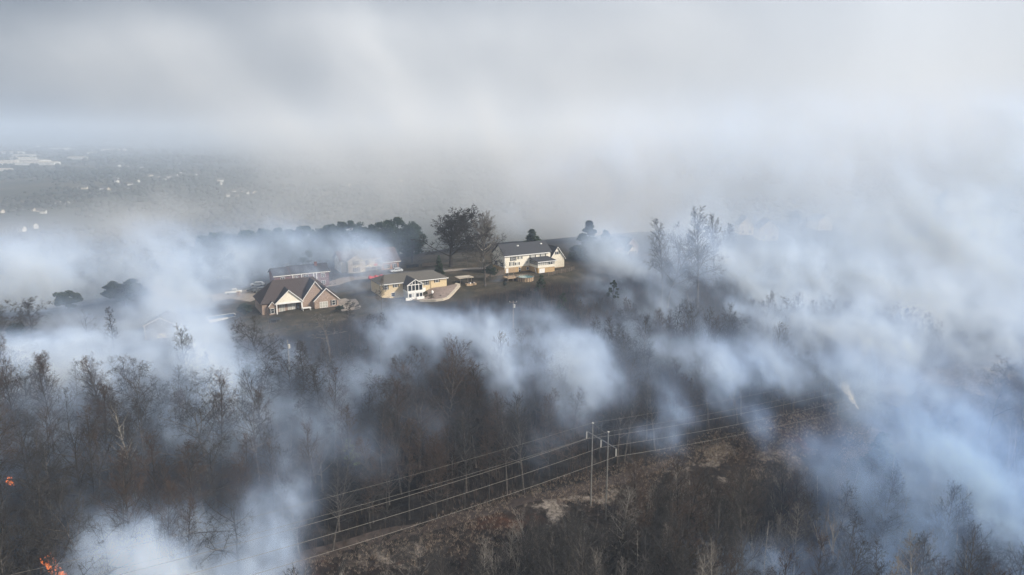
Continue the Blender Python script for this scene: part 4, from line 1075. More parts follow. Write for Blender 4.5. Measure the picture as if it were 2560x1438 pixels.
# ---------------------------------------------------------------- the burning wood: shared tree shapes, each tree an object
def skyline(px):
    return np.interp(px, [0, 150, 300, 450, 600, 700, 850, 1000, 1060, 1120, 1240, 1330, 1420, 1500, 1600, 1720, 1830, 2000, 2200, 2560], [815, 880, 900, 900, 885, 865, 850, 870, 865, 850, 850, 800, 760, 745, 760, 750, 745, 740, 760, 840])
V_ = []
for i, (stl, H, bk, tw) in enumerate([('slim', 20, M_bark, M_twig), ('slim', 21, M_barkd, M_twig), ('tall', 22, M_barkd, M_twigr), ('tall', 22, M_bark, M_twig), ('bushy', 18, M_barkd, M_twigr), ('bushy', 16, M_bark, M_twig), ('oak', 17, M_bark, M_twig), ('oak', 18, M_barkd, M_twig), ('snag', 18, M_barkp, M_twigp), ('slim', 19, M_barkp, M_twigp), ('pale', 13, M_barkp, M_twigp), ('pale', 12, M_bark, M_twigp), ('sapling', 8, M_barkd, M_twigr), ('sapling', 9, M_bark, M_twig)]):
    V_.append((stl, H, grow(300 + i, H, stl, bk, tw, .014)))
cand = []
fr = random.Random(21)
hero_xy = [(o.location.x, o.location.y) for o in COL.objects if o.parent is None and o.name.split('.')[0] in ('bare_tree', 'evergreen_tree')]
def try_tree(s, t, zone):
    x = H0[0] - U[1] * s + U[0] * t; y = H0[1] + U[0] * s + U[1] * t
    if y < 62: return
    z = gz(x, y); bx_, by_ = proj(x, y, z)
    if bx_ < -160 or bx_ > 2720: return
    if any((x-a)**2 + (y-b)**2 < 4 for a, b in hero_xy): return
    if zone == 'up':
        lim = skyline(bx_) + fr.choice((0, 12, 25, 45, 80)) + fr.uniform(0, 10)
        dep = y * PC - (z - CAMZ) * PS
        v = -(lim - 719) / FPX; ztop = CAMZ + y * (-PS + v * PC) / (PC + v * PS)
        room = ztop - z
        if room < 2.2: return
        if room > 10: k = fr.choice((0, 0, 1, 1, 2, 2, 2, 3, 3, 4, 4, 4, 5, 5, 6, 7, 7, 7)) if fr.random() < .85 else fr.choice((12, 13))
        else: k = fr.choice((12, 13, 12, 13, 5))
        stl, H, ms = V_[k]; h = min(room, H * fr.uniform(.75, 1.1))
    else:
        lim = (1160 if bx_ > 1530 else 1260) + max(0, (bx_ - 2000)) * -.2
        if bx_ < 1240: lim = 1345
        dep = y * PC - (z - CAMZ) * PS
        v = -(lim + fr.uniform(0, 60) - 719) / FPX; ztop = CAMZ + y * (-PS + v * PC) / (PC + v * PS); room = ztop - z
        if room < 1.5: return
        k = fr.choice((10, 10, 11, 3, 5, 6, 9, 10)) if bx_ < 1560 else fr.choice((2, 3, 3, 5, 6, 9, 10, 10, 0, 8))  # kinds with paler twigs paint the sun on the near crowns
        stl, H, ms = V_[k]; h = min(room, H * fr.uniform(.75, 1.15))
    if h < 1.5: return
    tpx, tpy = proj(x, y, z + h)
    if tpy > 1438: return
    size = h / math.hypot(y, x)
    cand.append((size, x, y, z, h / H, k, bx_, by_, h))
for zone, s0, s1, t0, t1, st_ in (('up', 11, 77, -135, 175, 4.4), ('near', -66, -10.5, -50, 175, 3.8)):
    s = s0
    while s < s1:
        t = t0
        while t < t1:
            a, b = s + fr.uniform(-2, 2), t + fr.uniform(-2, 2)
            dens = .5 + .5 * mnoise.noise(Vector((a * .05, b * .05, 3.3)))
            if zone == 'near': dens += .15
            if fr.random() < .30 + dens: try_tree(a, b, zone)
            t += st_
        s += st_
cand.sort(reverse=True)
NKEEP = 300 - sum(1 for o in COL.objects if o.parent is None and o.name.split('.')[0] == 'bare_tree')
vis = [c for c in cand if -20 < c[6] < 2580]
keep = vis[:NKEEP]; kset = set(map(id, keep)); rest = [c for c in cand if id(c) not in kset]
def area(bx_, by_, k, h):
    side = 'uphill of the power line' if True else ''
    look = {0:'slim grey bare tree',1:'slim dark bare tree',2:'tall rusty-twigged bare tree',3:'tall brown-grey bare tree',4:'bushy rust-brown bare tree',5:'bushy grey-brown bare tree',6:'spreading grey bare tree',7:'spreading dark bare tree',8:'pale dead snag with stub branches',9:'slim pale-barked bare tree',10:'pale many-stemmed bare tree',11:'grey many-stemmed bare tree',12:'rusty bare sapling',13:'grey bare sapling'}[k]
    return look
LAND = [(1127,668,'the huge round-crowned tree'),(822,905,'the gnarled tree'),(953,905,'the fork-trunked tree'),(651,960,'the tree with low limbs'),(250,1265,'the great spreading oak'),(510,1290,'the straight oak between the plumes'),(545,1150,'the wind-bent tree'),(1120,1150,'the tallest rusty crown'),(955,1215,'the tall sunlit trunk'),(1590,975,'the black leaning tree'),(1672,960,'the arching tree'),(1760,1000,'the tall straight smoky tree'),(1652,757,'the vase-shaped tree'),(1742,770,'the palest tall smoky tree'),(82,860,'the left smoky spreading tree'),(2455,1190,'the wide-topped right edge tree'),(1560,1430,'the fan-shaped tree by the pylon'),(1690,1425,'the dark forking tree'),(1850,1420,'the dense brown thicket tree'),(1960,1400,'the open-crowned tree'),(1410,1437,'the whitest many-stemmed tree'),(2060,1450,'the forked pale tree'),(878,1190,'the bright green pine'),(622,985,'the dark green holly'),(1482,1265,'the left pylon pole'),(725,945,'the wooden utility pole'),(1283,822,'the pole with crossarm'),(2180,1330,'the big dark cedar'),(404,846,'the smoky grey garage'),(1405,800,'the scrubby pine'),(2120,1020,'the small smoke jet'),(30,1200,'the left edge flame'),(146,1440,'the bottom flames')]
used_lab = {}
def place_of(bx_, by_):
    d = sorted(LAND, key=lambda q: math.hypot(q[0] - bx_, (q[1] - by_) * 1.3))
    out = []
    for q in d[:4]:
        dx, dy = bx_ - q[0], by_ - q[1]; r = math.hypot(dx, dy)
        side = ('right of' if dx > 0 else 'left of') if abs(dx) > abs(dy) * .8 else ('below' if dy > 0 else 'behind')
        out.append((('just ' if r < 70 else '' if r < 190 else 'well ') + side, q[2]))
    return out
for c in keep:
    size, x, y, z, s, k, bx_, by_, h = c
    sg, tg = st(x, y)
    look = area(bx_, by_, k, h)
    if sg < 0:
        place = 'below the cables at the bottom centre' if bx_ < 1500 else 'near the camera right of the pylon' if bx_ < 2000 else 'in the deep blue smoke at the lower right'
    else:
        place = ('in the smoky wood at the far left' if bx_ < 420 else 'left of the bright green pine' if bx_ < 860 else 'in the dark central wood' if bx_ < 1250 else 'in the smoky hollow above the pylon' if bx_ < 1560 else 'above the cables right of the pylon' if bx_ < 1900 else 'in the pale smoke on the right slope')
    po = place_of(bx_, by_); tall_ = 'taller ' if h > 17 else 'low ' if h < 9 else ''
    opts = [f'{look} {po[0][0]} {po[0][1]}', f'{tall_}{look} {po[0][0]} {po[0][1]}'] + [f'{look} {po[0][0]} {po[0][1]}, {q[0]} {q[1][4:]}' for q in po[1:]] + [f'{look} {q[0]} {q[1]}' for q in po[1:]]
    opts = [q for q in opts if 4 <= len(q.split()) <= 16]
    lab = next((q for q in opts if q not in used_lab), opts[0]); used_lab[lab] = 1
    grp = place.replace('in the ', 'bare trees in the ', 1) if place.startswith('in the') else 'bare trees ' + place
    plant('bare_tree', V_[k][2], (x, y, z), fr.uniform(0, 6.28), s * fr.uniform(.9, 1.15), lab, group=grp, lean=(fr.uniform(-.05, .05), fr.uniform(-.06, .06)), sz=s)
# the farther and fully hidden trees of the same wood, past the 300 largest: one mass
src = {}
for o in COL.objects:
    if o.parent is not None and o.type == 'MESH':
        for k, (a, b, ms) in enumerate(V_):
            for j in (0, 1):
                if o.data == ms[j] and (k, j) not in src: src[(k, j)] = o
kinds = sorted({k for k, j in src if (k, 0) in src and (k, 1) in src})
rr = [c for c in rest if c[5] in kinds]
wm = bpy.data.meshes.new('woodland'); wm.from_pydata([(c[1], c[2], c[3]) for c in rr], [], []); 
a_ = wm.attributes.new('kind_index', 'INT', 'POINT'); a_.data.foreach_set('value', [kinds.index(c[5]) for c in rr])
a_ = wm.attributes.new('size', 'FLOAT', 'POINT'); a_.data.foreach_set('value', [float(c[4]) for c in rr])
a_ = wm.attributes.new('turn', 'FLOAT', 'POINT'); a_.data.foreach_set('value', [fr.uniform(0, 6.28) for c in rr])
wo_ = link('woodland', wm); tag(wo_, 'mass of bare trees filling the wood behind the nearest ones', kind='stuff')
gt = bpy.data.node_groups.new('woodland', 'GeometryNodeTree')
gt.interface.new_socket('Geometry', in_out='INPUT', socket_type='NodeSocketGeometry'); gt.interface.new_socket('Geometry', in_out='OUTPUT', socket_type='NodeSocketGeometry')
gi = gt.nodes.new('NodeGroupInput'); go = gt.nodes.new('NodeGroupOutput')
gti = gt.nodes.new('GeometryNodeGeometryToInstance')
for k in reversed(kinds):
    jn = gt.nodes.new('GeometryNodeJoinGeometry')
    for j in (1, 0):
        oi = gt.nodes.new('GeometryNodeObjectInfo'); oi.inputs['Object'].default_value = src[(k, j)]; oi.transform_space = 'ORIGINAL'
        gt.links.new(oi.outputs['Geometry'], jn.inputs[0])
    g1 = gt.nodes.new('GeometryNodeGeometryToInstance'); gt.links.new(jn.outputs[0], g1.inputs[0])
    gt.links.new(g1.outputs[0], gti.inputs[0])
# gti would nest every kind as one instance; join them instead
gj = gt.nodes.new('GeometryNodeJoinGeometry')
for l in list(gt.links):
    if l.to_node == gti: f_ = l.from_socket; gt.links.remove(l); gt.links.new(f_, gj.inputs[0])
gt.nodes.remove(gti)
iop = gt.nodes.new('GeometryNodeInstanceOnPoints'); iop.inputs['Pick Instance'].default_value = True
def named(nm, dt_): n = gt.nodes.new('GeometryNodeInputNamedAttribute'); n.data_type = dt_; n.inputs['Name'].default_value = nm; return n.outputs[0]
gt.links.new(gi.outputs[0], iop.inputs['Points']); gt.links.new(gj.outputs[0], iop.inputs['Instance']); gt.links.new(named('kind_index', 'INT'), iop.inputs['Instance Index'])
cx = gt.nodes.new('ShaderNodeCombineXYZ'); gt.links.new(named('turn', 'FLOAT'), cx.inputs['Z']); gt.links.new(cx.outputs[0], iop.inputs['Rotation'])
gt.links.new(named('size', 'FLOAT'), iop.inputs['Scale']); gt.links.new(iop.outputs[0], go.inputs[0])
md = wo_.modifiers.new('woodland', 'NODES'); md.node_group = gt
print('TREES individual', len(keep), 'mass', len(rr), 'candidates', len(cand))

# undergrowth: thin stems and brush over the slope and the cut strip
def scatter(name, n, region, hgt, m, seed, stems=5, spread=.5, wid=.02, label=None):
    R = np.random.RandomState(seed)
    P_ = []
    while len(P_) < n:
        s = R.uniform(region[0], region[1], 4000); t = R.uniform(region[2], region[3], 4000)
        x = H0[0] - U[1] * s + U[0] * t; y = H0[1] + U[0] * s + U[1] * t
        patch = np.sin(s * .21 + 1.3 * np.sin(t * .13)) + np.sin(t * .17 + 1.1 * np.sin(s * .3)) + R.normal(0, .6, 4000)
        ok = (y > 70) & (patch > -.5)
        dep = y * PC + 75 * PS; px = 1280 + FPX * x / dep; ok &= (px > -60) & (px < 2620)
        P_ += list(np.stack([x[ok], y[ok]], 1))
    P_ = np.array(P_[:n]); z = height(P_[:, 0], P_[:, 1])
    b = np.repeat(np.stack([P_[:, 0], P_[:, 1], z - .05], 1), stems, 0)
    N = len(b); h = hgt * R.uniform(.35, 1.0, N); a = R.uniform(0, 6.28, N); q = spread * h * R.uniform(.1, 1, N)
    off = np.stack([np.cos(a) * .12, np.sin(a) * .12, np.zeros(N)], 1)
    mid_ = b + off + np.stack([np.cos(a) * q * .35, np.sin(a) * q * .35, h * .55], 1)
    tip = b + off + np.stack([np.cos(a) * q, np.sin(a) * q, h], 1)
    w = np.stack([-np.sin(a), np.cos(a), np.zeros(N)], 1); w2 = np.stack([np.cos(a), np.sin(a), np.zeros(N)], 1)
    V = []
    for c, k in ((b + off, wid), (mid_, wid * .75)):
        for j in range(3):
            an = 2.094 * j; V.append(c + (w * math.cos(an) + w2 * math.sin(an)) * k)
    V.append(tip)
    V = np.stack(V, 1).reshape(-1, 3); i0 = np.arange(N)[:, None] * 7
    F1 = np.concatenate([i0 + np.array(q_) for q_ in ((0,1,4),(0,4,3),(1,2,5),(1,5,4),(2,0,3),(2,3,5),(3,4,6),(4,5,6),(5,3,6))], 1).reshape(-1, 3)
    return tag(link(name, np_mesh(name, V, F1, m)), label, kind='stuff')
scatter('undergrowth', 9000, (9, 80, -130, 175), 3.6, M_twigr, 5, 4, .35, .022, 'thin dark stems and saplings over the wooded slope')
scatter('undergrowth', 7000, (-64, -12, -60, 175), 3.2, M_twigp, 6, 5, .6, .02, 'pale brush under the near trees')
scatter('brush', 9000, (-15, 11, -75, 175), .8, M_straw, 8, 6, .9, .016, 'burnt straw and brush along the cleared strip')
scatter('brush', 9000, (-15, 11, -75, 175), 1.0, M_twigr, 9, 6, .9, .016, 'dark red brush along the cleared strip')

# ---------------------------------------------------------------- the valley: woods and the far town
def icos():
    t = (1 + 5 ** .5) / 2
    v = np.array([(-1,t,0),(1,t,0),(-1,-t,0),(1,-t,0),(0,-1,t),(0,1,t),(0,-1,-t),(0,1,-t),(t,0,-1),(t,0,1),(-t,0,-1),(-t,0,1)], float); v /= np.linalg.norm(v[0])
    f = np.array([(0,11,5),(0,5,1),(0,1,7),(0,7,10),(0,10,11),(1,5,9),(5,11,4),(11,10,2),(10,7,6),(7,1,8),(3,9,4),(3,4,2),(3,2,6),(3,6,8),(3,8,9),(4,9,5),(2,4,11),(6,2,10),(8,6,7),(9,8,1)])
    return v, f
def far_wood(name, n, y0, y1, rad, seed, m, label):
    R = np.random.RandomState(seed); iv, jf = icos()
    y = np.exp(R.uniform(math.log(y0), math.log(y1), n * 3)); x = R.uniform(-.80, .80, n * 3) * y
    k = np.sin(x / 140 + 2 * np.sin(y / 230)) + np.sin(y / 170 + 1.5 * np.sin(x / 260)) + R.normal(0, .5, n * 3)
    s, t = st(x, y); ok = (k > -.25) & (s > 255); x, y = x[ok][:n], y[ok][:n]; z = height(x, y); N = len(x)
    r = rad * R.uniform(.6, 1.35, N) * (y / y0) ** .28
    V = iv[None] * r[:, None, None] * R.uniform(.75, 1.25, (N, 12, 1)) * np.array((1, 1, .8)) + np.stack([x, y, z + r * .45], 1)[:, None]
    F_ = (jf[None] + (np.arange(N) * 12)[:, None, None]).reshape(-1, 3)
    return tag(link(name, np_mesh(name, V.reshape(-1, 3), F_, m)), label, kind='stuff')
far_wood('woodland', 12000, 420, 2600, 3.6, 1, mat('far_wood', (.020,.028,.024), (.060,.058,.045), .01), 'woods covering the valley floor behind the ridge')
far_wood('woodland', 5000, 2200, 7000, 9.0, 2, MATS['far_wood'], 'distant woods reaching to the hills')
tm = {}
def far_house(px, py, w, d, h, rh, wall, label, group, yaw):
    g = ground_at(px, py)
    key = (w, d, h, wall.name)
    if key not in tm:
        tm[key] = (block(-w/2, w/2, -d/2, d/2, -2, h, h + rh, 'X').mesh('wall', wall), gable_roof(MB(), -w/2, w/2, -d/2, d/2, h, h + rh, 'X', .6, .3).mesh('roof', M_roofg if w < 30 else M_conc))
    o = empty('distant_house' if w < 30 else 'warehouse', g, yaw, label, 'house' if w < 30 else 'warehouse', group)
    link('wall', tm[key][0], o); link('roof', tm[key][1], o)
tr_ = random.Random(9)
M_townw = mat('town_white', (.50,.48,.44), (.62,.60,.55), .1); M_townc = mat('town_cream', (.46,.40,.32), (.56,.50,.40), .1)
for iw, (px, py, w) in enumerate(sorted([(30,384,130),(62,392,110),(14,408,120),(80,406,140),(150,374,160),(284,377,150),(104,412,120),(42,412,100),(4,430,70),(92,368,160),(195,398,80),(50,399,90),(70,400,70),(228,386,70)])):
    far_house(px, py, w, w * .4, 9, 3, M_townw, 'wide pale warehouse roof in the hazy far town, %s from the left' % ORD[iw], 'warehouses of the valley town', tr_.uniform(-.3, .3))
def cluster(pts, w, label, group):
    for i, (px, py) in enumerate(sorted(pts)):
        far_house(px, py, w, w * .62, 4.5, 2.6, tr_.choice((M_townw, M_townc)), '%s, %s from the left' % (label, ORD[i]), group, tr_.uniform(-.9, .9))
cluster([(298,416),(304,428),(316,418),(328,419),(345,420),(352,421),(292,424)], 17, 'far pale building in the upper hazy group', 'upper group of valley houses')
cluster([(365,445),(376,441),(394,447),(414,450),(424,446),(438,441),(450,436),(456,439),(470,440),(488,440),(420,452),(442,446),(430,452)], 14, 'far cream house in the long hazy valley row', 'long row of valley houses')
cluster([(292,456),(316,450),(326,464),(344,456),(292,450),(190,472),(212,474),(258,475),(268,476)], 12, 'far pale house below the long hazy row', 'lower left valley houses')
cluster([(545,453),(554,454),(550,462)], 11, 'tiny pale house right of the long hazy row', 'valley houses in the gap')
cluster([(586,482),(610,481),(616,486),(635,484),(655,490),(572,492),(591,494)], 10, 'pale house in the little hazy cluster by the smoky slope', 'little cluster of valley houses')
cluster([(170,513),(146,512),(86,530),(100,532),(109,534),(4,534),(90,571),(56,578)], 9, 'pale farmstead building among hazy woods', 'scattered houses at the left')
cluster([(856,355),(824,403),(870,466),(1001,455)], 12, 'lone pale speck of a house between smoke streams', 'lone far houses')

# ---------------------------------------------------------------- flames
fm_ = bpy.data.materials.new('flame'); fm_.use_nodes = True; fn = fm_.node_tree; fn.nodes.clear()
fo = fn.nodes.new('ShaderNodeOutputMaterial'); fe = fn.nodes.new('ShaderNodeEmission'); ft = fn.nodes.new('ShaderNodeBsdfTransparent'); fx = fn.nodes.new('ShaderNodeMixShader')
tcf = fn.nodes.new('ShaderNodeTexCoord'); nf = fn.nodes.new('ShaderNodeTexNoise'); nf.inputs['Scale'].default_value = 1.6; nf.inputs['Detail'].default_value = 4
fn.links.new(tcf.outputs['Object'], nf.inputs['Vector'])
rf = fn.nodes.new('ShaderNodeValToRGB'); rf.color_ramp.elements[0].position = .42; rf.color_ramp.elements[0].color = (0,0,0,1); rf.color_ramp.elements[1].position = .62; rf.color_ramp.elements[1].color = (1,1,1,1)
fn.links.new(nf.outputs[0], rf.inputs[0]); fe.inputs[0].default_value = (1.0, .24, .05, 1); fe.inputs[1].default_value = 1.5
fn.links.new(rf.outputs[0], fx.inputs[0]); fn.links.new(ft.outputs[0], fx.inputs[1]); fn.links.new(fe.outputs[0], fx.inputs[2]); fn.links.new(fx.outputs[0], fo.inputs[0])
def flame(px, py, y, h, seed, label, n=6, lean=.35, spread=1.0):
    a = at(px, py, y); z = gz(a.x, a.y)
    o = empty('flame', (a.x, a.y, a.z), 0, label, 'fire'); R = random.Random(seed)
    for i in range(n):
        mb = MB(); x0 = R.uniform(-spread, spread); hh = h * R.uniform(.5, 1); seg = 7; ph = R.uniform(0, 6)
        for j in range(seg + 1):
            u = j / seg; r = .34 * hh / 3 * math.sin(math.pi * min(1, .12 + .88 * u)) * (1 - .45 * u) + .01
            cx_ = x0 - lean * u * hh + .22 * math.sin(u * 6 + ph); cz = u * hh; cy_ = R.uniform(-.2, .2)
            for k in range(7):
                t = 2 * math.pi * k / 7; rr_ = r * (1 + .35 * math.sin(k * 2.4 + u * 9 + ph)); mb.v.append((cx_ + rr_ * math.cos(t), cy_ + rr_ * math.sin(t), cz + .1 * math.sin(k * 3 + ph)))
        for j in range(seg):
            for k in range(7): mb.f.append((j*7+k, j*7+(k+1) % 7, j*7+7+(k+1) % 7, j*7+7+k))
        mb.build('tongue', fm_, o)
flame(150, 1440, 104, 3.6, 1, 'orange flames licking up slantwise at the bottom left edge of the smoke', 9, .55, 1.3)
flame(126, 1405, 106, 2.0, 2, 'small detached orange flame above the larger bottom left fire', 4, .3, .6)
flame(28, 1212, 122, 1.9, 3, 'faint orange flame among trunks at the left edge', 3, .2, .7)

# ---------------------------------------------------------------- smoke: voxel fog whose broad drift follows a coarse field and whose billows are fractal
def smoke_mat(name, scat, absb, blue=None):
    m = bpy.data.materials.new(name); m.use_nodes = True; n = m.node_tree; n.nodes.clear()
    out = n.nodes.new('ShaderNodeOutputMaterial'); vs = n.nodes.new('ShaderNodeVolumeScatter'); va = n.nodes.new('ShaderNodeVolumeAbsorption'); ad_ = n.nodes.new('ShaderNodeAddShader')
    a = n.nodes.new('ShaderNodeAttribute'); a.attribute_name = 'density'
    vs.inputs['Color'].default_value = (*scat, 1); va.inputs['Color'].default_value = (*[1 - v for v in absb], 1)
    for k in (vs, va): n.links.new(a.outputs['Fac'], k.inputs['Density'])
    n.links.new(vs.outputs[0], ad_.inputs[0]); n.links.new(va.outputs[0], ad_.inputs[1]); n.links.new(ad_.outputs[0], out.inputs['Volume'])
    if blue:      # thin smoke tinted bluer by position, towards the near right
        ge = n.nodes.new('ShaderNodeNewGeometry'); sp_ = n.nodes.new('ShaderNodeSeparateXYZ'); n.links.new(ge.outputs['Position'], sp_.inputs[0])
        f = []
        for ax, a0, a1 in ((0, 10, 70), (1, 190, 130)):
            r_ = n.nodes.new('ShaderNodeMapRange'); r_.interpolation_type = 'SMOOTHSTEP'; r_.inputs['From Min'].default_value = min(a0, a1); r_.inputs['From Max'].default_value = max(a0, a1)
            if a0 > a1: r_.inputs['To Min'].default_value = 1; r_.inputs['To Max'].default_value = 0
            n.links.new(sp_.outputs[ax], r_.inputs[0]); f.append(r_.outputs[0])
        mu = n.nodes.new('ShaderNodeMath'); mu.operation = 'MULTIPLY'; n.links.new(f[0], mu.inputs[0]); n.links.new(f[1], mu.inputs[1])
        for sock, c0, c1 in ((vs, scat, blue[0]), (va, [1 - v for v in absb], [1 - v for v in blue[1]])):
            mi = n.nodes.new('ShaderNodeMix'); mi.data_type = 'RGBA'; mi.inputs[6].default_value = (*c0, 1); mi.inputs[7].default_value = (*c1, 1)
            n.links.new(mu.outputs[0], mi.inputs[0]); n.links.new(mi.outputs[2], sock.inputs['Color'])
    return m
SM = smoke_mat('smoke', (.58, .735, 1.0), (.085, .055, .0), ((.40, .60, 1.0), (.14, .09, .0)))
SMF = smoke_mat('far_smoke', (.90, .945, 1.0), (.0, .0, .0))
SMJ = smoke_mat('jet_smoke', (.97, .98, 1.0), (0, 0, 0))

